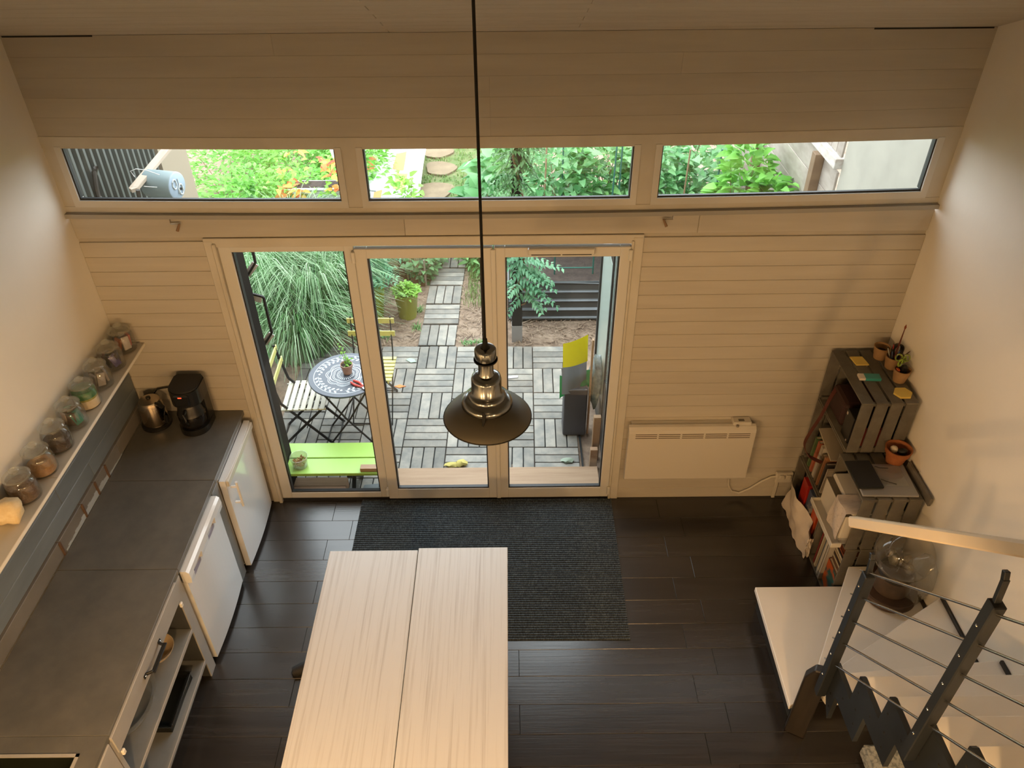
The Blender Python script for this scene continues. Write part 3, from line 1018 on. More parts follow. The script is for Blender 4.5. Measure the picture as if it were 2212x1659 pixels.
# ------------------------------------------------------------------ dining table, mat, pendant
tb = thing('dining_table', 'whitewashed wooden table of two wide boards', 'table', (-.56, -2.2, 0))
for x0, x1, ya in ((-1.088, -.566, -1.128), (-.562, -.033, -1.112)):
    build('top_board', MB().box(x0, x1, -3.45, ya, .712, .740, .003), M_table, tb)
build('apron', MB().box(-.98, -.14, -1.33, -1.30, .62, .712).box(-.98, -.95, -3.35, -1.33, .62, .712).box(-.17, -.14, -3.35, -1.33, .62, .712), M_darkwood, tb)
for x in (-.95, -.17):
    for y in (-1.36, -3.3):
        build('leg', MB().box(x - .035, x + .035, y - .035, y + .035, 0, .712, .004), M_darkwood, tb)
rg = MB()
n = 68
ya, yb = -1.250, -.006
prof = []
for k in range(n):
    y = ya + (yb - ya) * k / n
    prof += [(y, .0035), (y + (yb - ya) / n * .30, .0105), (y + (yb - ya) / n * .75, .0105)]
prof.append((yb, .004))
a = [rg.b.verts.new((-1.152, y, z)) for y, z in prof]
c = [rg.b.verts.new((.747, y, z)) for y, z in prof]
for i in range(len(prof) - 1):
    rg.b.faces.new((a[i], c[i], c[i + 1], a[i + 1]))
rg.box(-1.152, .747, ya, yb, .0005, .004)
rgo = tag(build('door_mat', rg, M_rug), 'large charcoal ribbed mat in front of the patio door', 'mat')
rgo.rotation_euler = (0, 0, R(-.35))

sh_ = thing('shoe', 'black shoe with grey stripes peeking out beside the table', 'shoe', (-1.245, -1.43, 0), R(200))
build('sole', MB().prism([(-.13, -.03), (-.09, -.045), (.05, -.04), (.12, -.03), (.135, 0), (.12, .03), (.05, .04), (-.09, .045), (-.13, .03)], 0, .025), M_black, sh_, local=True)
build('upper', MB().grid(lambda u, v: V((-.125 + .25 * u, (.042 - .012 * abs(2 * u - 1) ** 2) * cos(pi * v), .022 + (.085 - .055 * u) * sin(pi * v))), 12, 10), M_matblack, sh_, local=True)
build('stripes', MB().tube([(.02 - .03, -.042, .03), (.0, -.02, .072), (.0, .02, .072), (-.01, .042, .03)], .005, 6).tube([(.03, -.042, .03), (.035, -.02, .063), (.035, .02, .063), (.03, .042, .03)], .005, 6), flat('grey stripe', (.35, .33, .31), .5), sh_, local=True)

LX, LY, LZ = -0.105, -1.62, 2.235
pl = thing('pendant_lamp', 'antique metal pendant lamp with a wide bronze shade', 'lamp', (LX, LY, LZ))
Tm = M.Translation((LX, LY, LZ))
zc_top = ZC - SLOPE * LY - .01
build('cord', MB().tube([(LX, LY, LZ + .326), (LX, LY, zc_top)], .0055, 8), M_cord, pl)
build('ceiling_cup', MB().lathe([(0, zc_top - .03), (.04, zc_top - .028), (.05, zc_top), (0, zc_top + .015)], 20, M.Translation((LX, LY, 0))), M_cord, pl)
build('cord_grip', MB().lathe([(.009, .455), (.012, .42), (.020, .405), (.020, .395), (0, .395)], 16, Tm @ M.Diagonal((1, 1, .775, 1))), M_cord, pl)
build('cap', MB().lathe([(0, .402), (.030, .402), (.041, .397), (.045, .388), (.045, .325), (.042, .318), (0, .318)], 36, Tm @ M.Diagonal((1, 1, .775, 1))), M_bronze, pl)
build('cap_ring', MB().lathe([(.046, .326), (.0495, .329), (.0495, .322), (.046, .318), (.04, .320)], 36, Tm @ M.Diagonal((1, 1, .775, 1))), M_matblack, pl)
build('neck', MB().lathe([(.032, .325), (.032, .245), (.035, .236), (.036, .228), (.042, .222), (0, .222)], 36, Tm @ M.Diagonal((1, 1, .775, 1))), M_bronze, pl)
build('bell', MB().lathe([(.030, .232), (.050, .226), (.061, .212), (.064, .195), (.064, .118), (.072, .106), (.080, .096), (.080, .078), (0, .078)], 44, Tm @ M.Diagonal((1, 1, .775, 1))), M_bronze, pl, sharp=55)
build('collar', MB().lathe([(.076, .085), (.083, .081), (.098, .070), (.108, .050), (.110, .030), (.105, .022)], 44, Tm @ M.Diagonal((1, 1, .775, 1))), M_bronze, pl, sharp=55)
sd = build('shade', MB().lathe([(.100, .024), (.112, .020), (.140, .004), (.168, -.020), (.188, -.046), (.190, -.050), (.186, -.049), (.164, -.026), (.136, -.003), (.108, .012), (.100, .014)], 56, Tm), M_shade, pl, sharp=70)
build('shade_rim', MB().tube([(LX + .189 * cos(2 * pi * k / 48), LY + .189 * sin(2 * pi * k / 48), LZ - .049) for k in range(49)], .003, 6, cap=False), M_matblack, sd)
tg = build('latch', MB().bar((LX - .012, LY - .098, LZ + .050), (LX - .012, LY - .122, LZ + .014), .014, .010, .002).bar((LX - .004, LY - .106, LZ + .042), (LX - .016, LY - .135, LZ + .006), .008, .006), M_matblack, pl)
build('bulb', MB().lathe([(0, -.04), (.02, -.036), (.03, -.015), (.028, .01), (.015, .04), (.014, .08)], 20, Tm), flat('frosted bulb', (.7, .68, .62), .4), pl)

# ------------------------------------------------------------------ heater and right part of the front wall
ht = thing('radiator', 'white electric convector heater on the boarded wall', 'heater', (1.26, -.05, .28))
build('back_plate', MB().box(.84, 1.685, -.06, 0.0, .30, .775, .004), M_whitep, ht)
pf = MB()
n = 10
for i in range(n):
    pass
prof = [(-.062, .278), (-.096, .284), (-.102, .30), (-.102, .735), (-.096, .760), (-.078, .778), (-.055, .782), (-.055, .278)]
pf.prism(prof, .818, 1.705, 'x')
build('front_panel', pf, M_whitep, ht)
sl = MB()
for z in (.728, .711, .694):
    for k in range(5):
        sl.box(.865 + k * .163, .865 + k * .163 + .150, -.1035, -.098, z - .0025, z + .0025)
build('grille_slots', sl, flat('slot shadow brown', (.10, .07, .045), .8), ht)
cp = build('control_box', MB().box(1.545, 1.675, -.07, 0.0, .765, .802, .006), M_whitep, ht)
build('display', MB().box(1.585, 1.625, -.052, -.030, .8015, .804), flat('grey display', (.12, .11, .09), .3), cp)
build('knob', MB().lathe([(0, 0), (.010, 0), (.010, .012), (0, .013)], 14, M.Translation((1.572, -.082, .778))), flat('grey knob', (.28, .25, .20), .5), cp)
hc = MB().tube([(1.60, -.03, .29), (1.615, -.02, .22), (1.625, -.015, .14), (1.66, -.015, .075), (1.72, -.015, .055), (1.79, -.016, .10), (1.87, -.018, .18), (1.93, -.02, .225), (1.965, -.024, .235)], .0075, 8)
tag(build('heater_cable', hc, M_whitep), 'white cable looping from the heater to the socket', 'cable')
so = thing('wall_socket', 'white double wall socket low beside the crates', 'socket', (2.03, -.02, .17))
build('plate', MB().box(1.962, 2.088, -.035, -.0, .175, .270, .006), M_whitep, so)
for x in (2.0, 2.05):
    build('plug', MB().box(x - .02, x + .02, -.055, -.03, .225, .262, .006), M_whitep, so)
build('trunking', MB().box(1.975, 2.0, -.018, 0, .0, .175, .003), M_whitep, so)
for i, (x, lb) in enumerate(((-1.955, 'small metal hook under the left strip window'), (.925, 'small metal hook under the right strip window'))):
    h = thing('wall_hook', lb, 'hook', (x, -.012, 2.30))
    sg = 1 if i == 0 else -1
    build('arm', MB().tube([(x - .025 * sg, -.004, 2.352), (x - .025 * sg, -.018, 2.325), (x + .03 * sg, -.022, 2.328)], .004, 6), M_steel, h)
    build('grip', MB().tube([(x + .030 * sg, -.022, 2.328), (x + .010 * sg, -.030, 2.285)], [.006, .009], 8), M_twig, h)

# ------------------------------------------------------------------ crate shelves in the right corner
def crate(label, x0, x1, y0, y1, z0, z1, nt=4, ne=4, nb=4, th=.011, gap=.017):
    t = thing('wooden_crate', label, 'crate', ((x0 + x1) / 2, (y0 + y1) / 2, z0), 0, 'stacked wooden crates in the corner')

    def spans(a, b, n):
        w = (b - a - gap * (n - 1)) / n
        return [(a + k * (w + gap) + (rnd.uniform(-.002, .002) if k else 0), a + k * (w + gap) + w) for k in range(n)]
    for a, b in spans(x0, x1, nt):
        build('slat', MB().box(a, b, y0, y1, z1 - th, z1, .0015), M_crate, t)
        build('slat', MB().box(a, b, y0, y1, z0 + .001, z0 + th, .0015), M_crate, t)
    for a, b in spans(x0, x1, ne):
        build('slat', MB().box(a, b, y0, y0 + th, z0 + th, z1 - th, .0015), M_crate, t)
        build('slat', MB().box(a, b, y1 - th, y1, z0 + th, z1 - th, .0015), M_crate, t)
    for a, b in spans(z0 + th, z1 - th, nb):
        build('slat', MB().box(x1 - th, x1, y0 + th, y1 - th, a, b, .0015), M_crate, t)
    for yy in (y0 + th, y1 - th - .02):
        for zz_ in (z0 + th, z1 - th - .02):
            build('corner_post', MB().box(x0 + .012, x1 - th, yy, yy + .02, zz_, zz_ + .02), M_crate, t)
    return t


crate('bottom crate by the window wall holding red boxes', 2.09, 2.44, -.560, -.035, .0, .450)
crate('bottom crate behind the stairs filled with upright books', 2.085, 2.44, -.985, -.575, .0, .530)
crate('middle crate by the window wall with slanting books', 2.10, 2.44, -.562, -.035, .455, .985)
crate('middle crate with the printer inside and the laptop on top', 2.07, 2.43, -.985, -.575, .535, .975)
crate('topmost crate carrying the pots and yellow notes', 2.10, 2.44, -.590, -.035, .990, 1.388)


def book(label, x0, x1, y0, y1, z0, z1, col, leanx=0.0, page=True, cat='book', group=None, spine='-x'):
    c = V(((x0 + x1) / 2, (y0 + y1) / 2, z0))
    t = thing('book', label, cat, c, 0, group, (leanx, 0, 0))
    hx, hy, h = (x1 - x0) / 2, (y1 - y0) / 2, z1 - z0
    cm_ = flat('book cover', col, .45)
    cv = MB()
    if h > y1 - y0:      # upright: covers on the y faces, spine at -x
        cv.box(-hx, hx, -hy, -hy + .002, 0, h).box(-hx, hx, hy - .002, hy, 0, h).box(-hx, -hx + .003, -hy, hy, 0, h)
        pg = MB().box(-hx + .003, hx - .004, -hy + .002, hy - .002, .003, h - .004)
    else:                # lying: covers above and below
        cv.box(-hx, hx, -hy, hy, 0, .002).box(-hx, hx, -hy, hy, h - .002, h).box(-hx, -hx + .003, -hy, hy, 0, h)
        pg = MB().box(-hx + .003, hx - .004, -hy + .004, hy - .004, .002, h - .002)
    build('cover', cv, cm_, t, local=True)
    build('pages', pg, flat('page edges', (.62, .55, .42), .8), t, local=True)
    return t


# bottom front crate: upright books, a lying pile and a picture book
for lb, y0, y1, h, col, x0 in (
        ('dark red slim book standing farthest back in the bottom crate', -.655, -.635, .30, (.24, .035, .03), 2.10),
        ('cream book standing next to the dark red one', -.690, -.668, .33, (.55, .50, .38), 2.095),
        ('grey blue book standing in the middle of the bottom crate', -.722, -.700, .31, (.16, .19, .22), 2.10),
        ('thick white book standing in the bottom crate', -.760, -.730, .35, (.62, .59, .52), 2.09),
        ('tall pale book standing nearest in the bottom crate', -.795, -.772, .36, (.56, .53, .48), 2.085)):
    book(lb, x0, x0 + .21, y0, y1, .012, .012 + h, col, .02, group='books in the bottom crate')
z = .255
for lb, th, col in (('brown paperback at the bottom of the lying pile', .026, (.16, .085, .05)), ('cream paperback lying second in the pile', .022, (.50, .42, .30)), ('dark brown paperback lying third in the pile', .024, (.05, .03, .025)), ('tan paperback lying fourth in the pile', .022, (.46, .36, .22)), ('cream paperback lying fifth in the pile', .026, (.52, .45, .33)), ('black paperback lying near the top of the pile', .018, (.02, .018, .018)), ('rust red paperback on top of the lying pile', .018, (.28, .08, .035))):
    book(lb, 2.115, 2.29, -.945, -.815, z, z + th, col, group='lying paperbacks in the bottom crate')
    z += th + .001
pb = book('picture book with a fiery orange and teal cover', 2.10, 2.34, -.955, -.81, .012, .250, (.16, .05, .02), group=None)
cvm = mat('fiery print', (.50, .10, .02), .35, c2=(.03, .12, .12), scale=(7, 7, 12), detail=3, lo=.45, hi=.55)
build('printed_cover', MB().box(-.1215, -.1195, -.07, .07, .004, .234), cvm, pb, local=True)

# middle back crate: slanting books
for lb, y0, col, h, th in (
        ('green edged book standing far back in the middle crate', -.150, (.10, .17, .07), .27, .024),
        ('orange red book slanting in the middle crate', -.205, (.42, .12, .06), .28, .030),
        ('patterned grey white book slanting in the middle crate', -.262, (.46, .43, .38), .29, .034),
        ('olive brown book slanting in the middle crate', -.305, (.17, .13, .08), .25, .022),
        ('thin rust orange book slanting in the middle crate', -.345, (.40, .19, .09), .27, .016),
        ('dark slim book standing in the middle crate', -.385, (.05, .045, .045), .24, .020),
        ('pale slim book standing nearest in the middle crate', -.425, (.50, .45, .38), .23, .014)):
    book(lb, 2.105, 2.30, y0 - th / 2, y0 + th / 2, .470, .470 + h, col, .06, group='books in the middle crate')
mg = thing('magazine_pile', 'cream magazine lying over the books in the middle crate', 'magazine', (2.22, -.26, .77), 0, None, (.16, 0, 0))
build('sheets', MB().box(-.10, .11, -.15, .13, 0, .012, .001), flat('magazine paper', (.40, .35, .27), .7), mg, local=True)

# bottom back crate: red boxes, blue box, white paper bag
for lb, nm, x0, x1, y0, y1, z1, col in (
        ('bright orange red game box on end in the bottom crate', 'game_box', 2.100, 2.34, -.50, -.42, .405, (.48, .075, .02)),
        ('blue and grey printed game box beside the red one', 'game_box', 2.090, 2.34, -.40, -.32, .395, (.07, .09, .16)),
        ('deep red game box nearest the paper bag', 'game_box', 2.085, 2.33, -.30, -.20, .40, (.40, .025, .018))):
    t = thing(nm, lb, 'box', ((x0 + x1) / 2, (y0 + y1) / 2, .012), 0, 'game boxes in the bottom crate')
    cmat = flat('printed card', col, .35) if nm != 'game_box' or col[0] > .2 else mat('printed card', col, .35, c2=(.28, .27, .26), scale=(14, 14, 14), lo=.55, hi=.62)
    build('lid', MB().box(x0, x0 + (x1 - x0) * .55, y0, y1, .012, z1, .002), cmat, t)
    build('bottom', MB().box(x0 + (x1 - x0) * .55, x1, y0 + .002, y1 - .002, .013, z1 - .002), flat('card inside', (.10, .09, .10), .6), t)
    build('label', MB().box(x0 + .03, x0 + .06, y0 + .012, y1 - .012, z1 - .0005, z1 + .0008), flat('pale label', (.55, .42, .34), .5), t)
pbag = thing('paper_bag', 'crumpled white paper bag leaning against the red boxes', 'bag', (2.0, -.40, 0))


def bagf(u, v):
    y = -.08 - .52 * u
    z = .30 * v * (1 - .30 * u)
    x = 2.035 + .022 * sin(7 * u + 3 * v) * (.4 + v) + .018 * noise.noise(V((u * 6, v * 5, 1))) + .025 * v
    return V((x, y, z + .004 + .012 * noise.noise(V((u * 9, v * 3, 4)))))


g = MB().grid(bagf, 26, 14)
build('front', g, M_paper, pbag)
g = MB().grid(lambda u, v: V((2.040 + .035 * u + .01 * noise.noise(V((u * 5, v * 5, 2))), -.60 + .03 * noise.noise(V((u * 4, v * 6, 7))), .19 * v + .004)), 8, 10)
build('side', g, M_paper, pbag)

# printer in the middle front crate
pr = thing('printer', 'white printer with its paper tray sticking out of the crate', 'printer', (2.15, -.78, .55))
build('body', MB().box(2.02, 2.38, -.955, -.605, .60, .80, .012, seg=2), M_whitep, pr)
build('lid', MB().box(2.055, 2.38, -.955, -.605, .803, .835, .010), M_whitep, pr)
build('slot', MB().box(2.018, 2.06, -.955, -.61, .799, .804), flat('slot', (.12, .10, .07), .7), pr)
tr = MB()
tr.box(1.965, 2.03, -1.0, -.60, .575, .583)
tr.box(1.965, 1.972, -1.0, -.60, .583, .610, .002)
tr.box(1.965, 2.03, -1.003, -.990, .575, .608, .003)
tr.box(1.965, 2.03, -.610, -.598, .583, .606, .003)
build('paper_tray', tr, M_whitep, pr)
build('feet', MB().box(2.03, 2.36, -.95, -.61, .549, .600), flat('printer base', (.42, .40, .36), .5), pr)
def sheetf(u, v):
    y = -.972 + .165 * u
    if v < .35:
        x, z = 2.135 - .125 * v / .35, .840 + .004 * sin(6 * u)
    else:
        q = (v - .35) / .65
        x, z = 2.010 - .012 * sin(3 * q) + .006 * sin(7 * u + 4 * q), .838 - .235 * q
    return V((x, y + .010 * v, z))


pp = MB().grid(sheetf, 10, 20)
ppo = tag(build('receipt_sheet', pp, mat('thin printed paper', (.60, .52, .44), .8, c2=(.47, .40, .335), scale=(14, 60, 60), lo=.5, hi=.7)), 'limp printed sheet hanging over the printer front', 'paper')

# on the top of the middle front crate
lt = thing('laptop', 'closed silver grey laptop on the middle crate', 'laptop', (2.24, -.81, .976))
mt = M.Translation((2.245, -.83, .978)) @ M.Rotation(R(-2), 4, 'Z')
build('base', MB().box(-.165, .165, -.135, .135, 0, .009, .003, mt), flat('laptop silver edge', (.50, .48, .45), .3, metal=.7), lt)
build('lid', MB().box(-.164, .164, -.134, .134, .010, .017, .003, mt), flat('laptop grey lid', (.30, .30, .30), .35, metal=.4), lt)
tbm = M.Translation((2.137, -.795, .996)) @ M.Rotation(R(1), 4, 'Z')
tl = thing('tablet', 'black tablet in a fabric case lying on the laptop', 'tablet', (2.137, -.795, .996))
build('case', MB().box(-.077, .077, -.118, .118, 0, .013, .004, tbm), flat('black felt', (.008, .010, .010), .9), tl)
build('screen', MB().box(-.070, .070, -.110, .110, .0128, .0138, 0, tbm), M_matblack, tl)
cl = thing('plastic_sleeve', 'clear plastic sleeve with two thin cables on the laptop', 'sleeve', (2.30, -.80, .996))
build('film', MB().box(2.225, 2.375, -.895, -.725, .996, 1.003, .002), M_poly, cl)
build('cable', MB().tube([(2.225, -.73, 1.006), (2.25, -.745, 1.008), (2.30, -.747, 1.006)], .0022, 6).tube([(2.222, -.84, 1.006), (2.245, -.862, 1.008), (2.30, -.885, 1.006)], .0022, 6), M_cord, cl)
brd = thing('leaning_board', 'thin grey board leaning on the wall beside the laptop', 'board', (2.455, -.84, .93))
build('board', MB().bar((2.450, -.70, .985), (2.450, -1.02, .985), .018, .06, .002), M_crate, brd)
build('hook', MB().tube([(2.462, -.80, 1.014), (2.462, -.80, 1.03), (2.468, -.805, 1.024)], .004, 6), M_chrome, brd)


def pot_shell(mb, c, r0, r1, h, th=.006):
    mb.lathe([(0, 0), (r0, 0), (r1, h), (r1 - th, h), (r0 - th, th), (0, th)], 28, M.Translation(c))
    return mb


op = thing('terracotta_pot', 'orange terracotta pot holding garlic beside the laptop', 'pot', (2.375, -.665, .976))
mb = MB()
mb.lathe([(0, 0), (.048, 0), (.066, .085), (.074, .086), (.080, .122), (.073, .122), (.066, .09), (.044, .010), (0, .010)], 36, M.Translation((2.375, -.665, .976)))
build('body', mb, M_terra, op, sharp=30)
ga = tag(build('garlic_bulb', MB().blob((2.352, -.655, 1.080), (.024, .024, .022), 5, .2, 3, 2.2), flat('garlic white', (.66, .58, .46), .6)), 'white garlic bulb in the terracotta pot', 'garlic')
tag(build('avocado', MB().blob((2.395, -.678, 1.078), (.032, .024, .022), 8, .12, 3), flat('dark avocado skin', (.012, .011, .010), .5)), 'black lump of fruit next to the garlic bulb', 'fruit')
# small card pots with pens and scissors
for i, (x, y, lb) in enumerate(((2.375, -.120, 'brown card pot in the corner, farthest of three'), (2.408, -.225, 'brown card pot with pens and a brush, middle one'), (2.405, -.365, 'brown card pot with green scissors, nearest of three'))):
    t = thing('card_pot', lb, 'pot', (x, y, 1.388), 0, 'card pots on the top crate')
    build('shell', pot_shell(MB(), (x, y, 1.388), .036, .052, .088), M_card, t)
    build('filling', MB().lathe([(0, .05), (.043, .05), (0, .056)], 16, M.Translation((x, y, 1.388))), flat('dark filling', (.015, .013, .012), .9), t)


def stick(name, label, cat, p, q, r, m, tip=None, group=None):
    t = thing(name, label, cat, p, 0, group)
    build('shaft', MB().tube([p, V(p).lerp(V(q), .5), q], r, 8), m, t)
    if tip:
        d = (V(q) - V(p)).normalized()
        build('tip', MB().tube([V(q), V(q) + d * tip[0] * .5, V(q) + d * tip[0]], [r[-1] if isinstance(r, list) else r, tip[1], .001], 8), tip[2], t)
    return t


zp = 1.445
stick('paint_brush', 'tall dark red paint brush standing in the middle pot', 'brush', (2.405, -.235, zp), (2.425, -.205, 1.66), [.004, .0055, .003], flat('dark red lacquer', (.10, .02, .012), .35), (.035, .007, flat('brush hair', (.22, .05, .02), .8)))
for i, (dx, dy, h, col, lb) in enumerate(((-.022, -.02, .085, (.08, .10, .16), 'blue grey pen in the middle pot'), (-.008, .01, .10, (.35, .03, .03), 'red pen standing in the middle pot'), (.004, -.022, .09, (.05, .09, .25), 'dark blue pen in the middle pot'), (-.026, .008, .075, (.35, .37, .36), 'light grey pen in the middle pot'), (.012, .014, .095, (.30, .04, .05), 'second red pen behind the brush'))):
    stick('pen', lb, 'pen', (2.408 + dx * .6, -.225 + dy * .6, zp), (2.408 + dx * 1.7, -.225 + dy * 1.7 + .01, zp + h), .004, flat('pen barrel', col, .35), (.010, .003, M_black), 'pens in the card pots')
tp = thing('tape_roll', 'black ring of tape standing behind the pens', 'tape', (2.43, -.19, 1.47))
m_ = M.Translation((2.432, -.195, 1.500)) @ M.Rotation(R(75), 4, 'X') @ M.Rotation(R(20), 4, 'Y')
build('ring', MB().lathe([(.034, -.012), (.042, -.012), (.042, .012), (.034, .012), (.034, -.012)], 36, m_), M_black, tp, sharp=40)
stick('pencil', 'dark thin pencil leaning out towards the wall', 'pencil', (2.415, -.25, zp), (2.462, -.27, 1.535), .0035, flat('dark wood', (.10, .05, .03), .5), (.012, .003, M_twig))


def scissors(label, c, col, rz):
    t = thing('scissors', label, 'scissors', c, rz, 'scissors in the nearest card pot')
    ms = flat('handle plastic', col, .35)
    for sg in (-1, 1):
        pts = [(sg * .022 + .018 * cos(a), .004 * sg, .05 + .024 * sin(a)) for a in [2 * pi * k / 18 for k in range(19)]]
        build('handle', MB().tube(pts, .0048, 7, cap=False), ms, t, local=True)
        build('blade', MB().bar((sg * .012, .002 * sg, .028), (-sg * .004, .002 * sg, -.03), .010, .002), M_steel, t, local=True)
    return t


scissors('lime green scissors with two handle loops in the nearest pot', (2.395, -.345, 1.470), (.28, .40, .05), R(30))
scissors('olive green scissors behind the lime pair', (2.40, -.330, 1.487), (.20, .26, .05), R(-20))
tag(build('stapler', MB().box(2.392, 2.428, -.385, -.350, 1.44, 1.505, .008, None), M_black), 'black stapler standing in the nearest card pot', 'stapler')
tag(build('eraser', MB().box(2.368, 2.386, -.378, -.350, 1.44, 1.478, .003), flat('orange rubber', (.55, .10, .03), .6)), 'orange eraser stuck in the nearest card pot', 'eraser')
# notes and eraser box on the crate top
tag(build('sticky_notes', MB().prism([(2.185, -.118), (2.265, -.118), (2.278, -.205), (2.198, -.205)], 1.3885, 1.3965), M_note), 'square yellow note pad on the top crate', 'note pad')
tag(build('sticky_notes', MB().prism([(2.345, -.545), (2.405, -.545), (2.432, -.500), (2.405, -.452), (2.345, -.452), (2.318, -.500)], 1.3885, 1.4005), M_note), 'hexagonal yellow note pad at the crate corner', 'note pad')
eb = thing('eraser_box', 'small teal and white card box on the top crate', 'box', (2.225, -.34, 1.3885), R(-4))
build('sleeve', MB().box(-.025, .070, -.028, .028, 0, .018, .001), flat('teal print', (.045, .30, .28), .4), eb, local=True)
build('end', MB().box(-.062, -.025, -.027, .027, .001, .017, .001), flat('white card', (.68, .62, .55), .6), eb, local=True)
# camera bag with strap in the top crate and black boxes
cbg = thing('camera_bag', 'dark brown camera bag with a long red brown strap', 'bag', (2.24, -.22, 1.002))
build('body', MB().box(2.13, 2.36, -.36, -.12, 1.002, 1.19, .03, seg=2), flat('dark leather', (.035, .012, .010), .6), cbg)
stp = MB()
pts = [V(p) for p in ((2.14, -.16, 1.17), (2.085, -.22, 1.12), (2.045, -.25, 1.00), (2.005, -.26, .88), (1.985, -.265, .77), (2.020, -.30, .70), (2.085, -.37, .70))]
fine = []
for i in range(len(pts) - 1):
    p0, p1, p2, p3 = pts[max(i - 1, 0)], pts[i], pts[i + 1], pts[min(i + 2, len(pts) - 1)]
    for k in range(6):
        s = k / 6
        fine.append(.5 * ((2 * p1) + (p2 - p0) * s + (2 * p0 - 5 * p1 + 4 * p2 - p3) * s * s + (3 * p1 - p0 - 3 * p2 + p3) * s ** 3))
fine.append(pts[-1])
for a, b in zip(fine, fine[1:]):
    d = (b - a).normalized()
    a, b = a - d * .002, b + d * .002
    stp.bar(a, b, .004, .030, 0, (0, 1, 0))
build('strap', stp, flat('red brown strap', (.10, .022, .016), .6), cbg)
build('buckle', MB().box(2.075, 2.082, -.235, -.215, 1.05, 1.09, .002), M_chrome, cbg)
bx = thing('game_case', 'black case with small white marks in the top crate', 'case', (2.25, -.44, 1.002))
build('case', MB().box(2.125, 2.37, -.52, -.40, 1.002, 1.20, .004), M_black, bx)
build('marks', MB().box(2.1235, 2.125, -.425, -.41, 1.165, 1.185).box(2.1235, 2.125, -.50, -.49, 1.01, 1.022), flat('white mark', (.55, .48, .42), .5), bx)
tag(build('red_box', MB().box(2.14, 2.36, -.560, -.532, 1.002, 1.15, .003), flat('dark red card', (.22, .04, .03), .5)), 'thin dark red box at the near side of the top crate', 'box')

# ------------------------------------------------------------------ staircase
st = thing('staircase', 'winding staircase with white treads and dark zigzag stringer', 'staircase', (2.0, -2.4, 0))
TH = .038
SX = 1.655


def tread(poly, z):
    mb = MB().prism(poly, z - TH, z, 'z')
    es = [e for e in mb.b.edges]
    bmesh.ops.bevel(mb.b, geom=es, offset=.003, segments=1, affect='EDGES')
    build('tread', mb, M_tread, st)


tread([(1.567, -1.008), (2.465, -1.008), (2.465, -1.70), (1.71, -1.725), (1.64, -1.80), (1.555, -1.832)], .205)
tread([(2.122, -1.008), (2.465, -1.008), (2.465, -1.95), (1.69, -1.92), (1.665, -1.84), (1.722, -1.684)], .402)
tread([(2.465, -1.400), (2.465, -2.05), (1.69, -2.01), (1.68, -1.90), (1.765, -1.820)], .602)
zT = [.797, 1.006, 1.200, 1.408, 1.612, 1.815, 2.015, 2.215, 2.41]
yT = [-1.936, -2.146, -2.365, -2.574, -2.800, -3.02, -3.24, -3.46, -3.68]
for k, (z, y) in enumerate(zip(zT, yT)):
    if k == 0:
        tread([(1.66, -2.00), (2.465, -1.936), (2.465, -2.21), (1.66, -2.21)], z)
    else:
        tread([(1.66, y), (2.465, y), (2.465, y - .262), (1.66, y - .262)], z)
build('riser', MB().box(1.60, 1.62, -1.78, -1.02, 0.0, .167), M_matblack, st)
build('bearer', MB().box(2.10, 2.13, -1.75, -1.02, .0, .167).box(2.13, 2.155, -1.12, -1.02, .206, .364), M_matblack, st)
# zigzag outer stringer
top, low = [], []
for k in range(9):
    z, y = zT[k], yT[k]
    yn = yT[k + 1] if k < 8 else y - .22
    top += [(y - .004, z + .012 if k else z), (yn - .004 + .002, z + .006 if k else z)]
lowz = [.448, .655, .872, 1.07, 1.275, 1.48, 1.68, 1.88, 2.08]
lowy = [-2.044, -2.278, -2.508, -2.735, -2.96, -3.18, -3.40, -3.62, -3.84]
poly_top = []
for k in range(9):
    z, y = zT[k], yT[k]
    yn = yT[k + 1] if k < 8 else -3.90
    poly_top += [(y + .006, z - .012), (y - .008, z), (yn + .006, z)]
poly_top.append((-3.90, 2.56))
poly_low = []
for k in range(9):
    z, y = lowz[k], lowy[k]
    nz = lowz[k + 1] - .008 if k < 8 else 2.28
    poly_low += [(y, z), (y + .002, nz)]
poly_low = poly_low[::-1]
poly = [(-1.930, .60)] + poly_top + [(-3.90, 2.28)] + poly_low + [(-1.995, .50)]
build('stringer', MB().prism(poly, SX - .020, SX + .004, 'x'), M_darksteel, st)
bolts = MB()
for k in range(7):
    for dy, dz in ((-.03, -.09), (-.06, -.19), (-.085, -.27), (-.16, -.07)):
        bolts.box(SX - .022, SX - .019, yT[k] + dy - .005, yT[k] + dy + .005, zT[k] + dz - .005, zT[k] + dz + .005)
build('bolts', bolts, M_matblack, st, kind='stuff')
# wall stringer pieces
for a, b, z0 in ((-1.24, -1.40, .403), (-1.41, -1.93, .603), (-1.95, -2.14, .798)):
    build('wall_stringer', MB().box(2.458, 2.474, b, a, z0, z0 + .022, .002), M_darkwood, st)
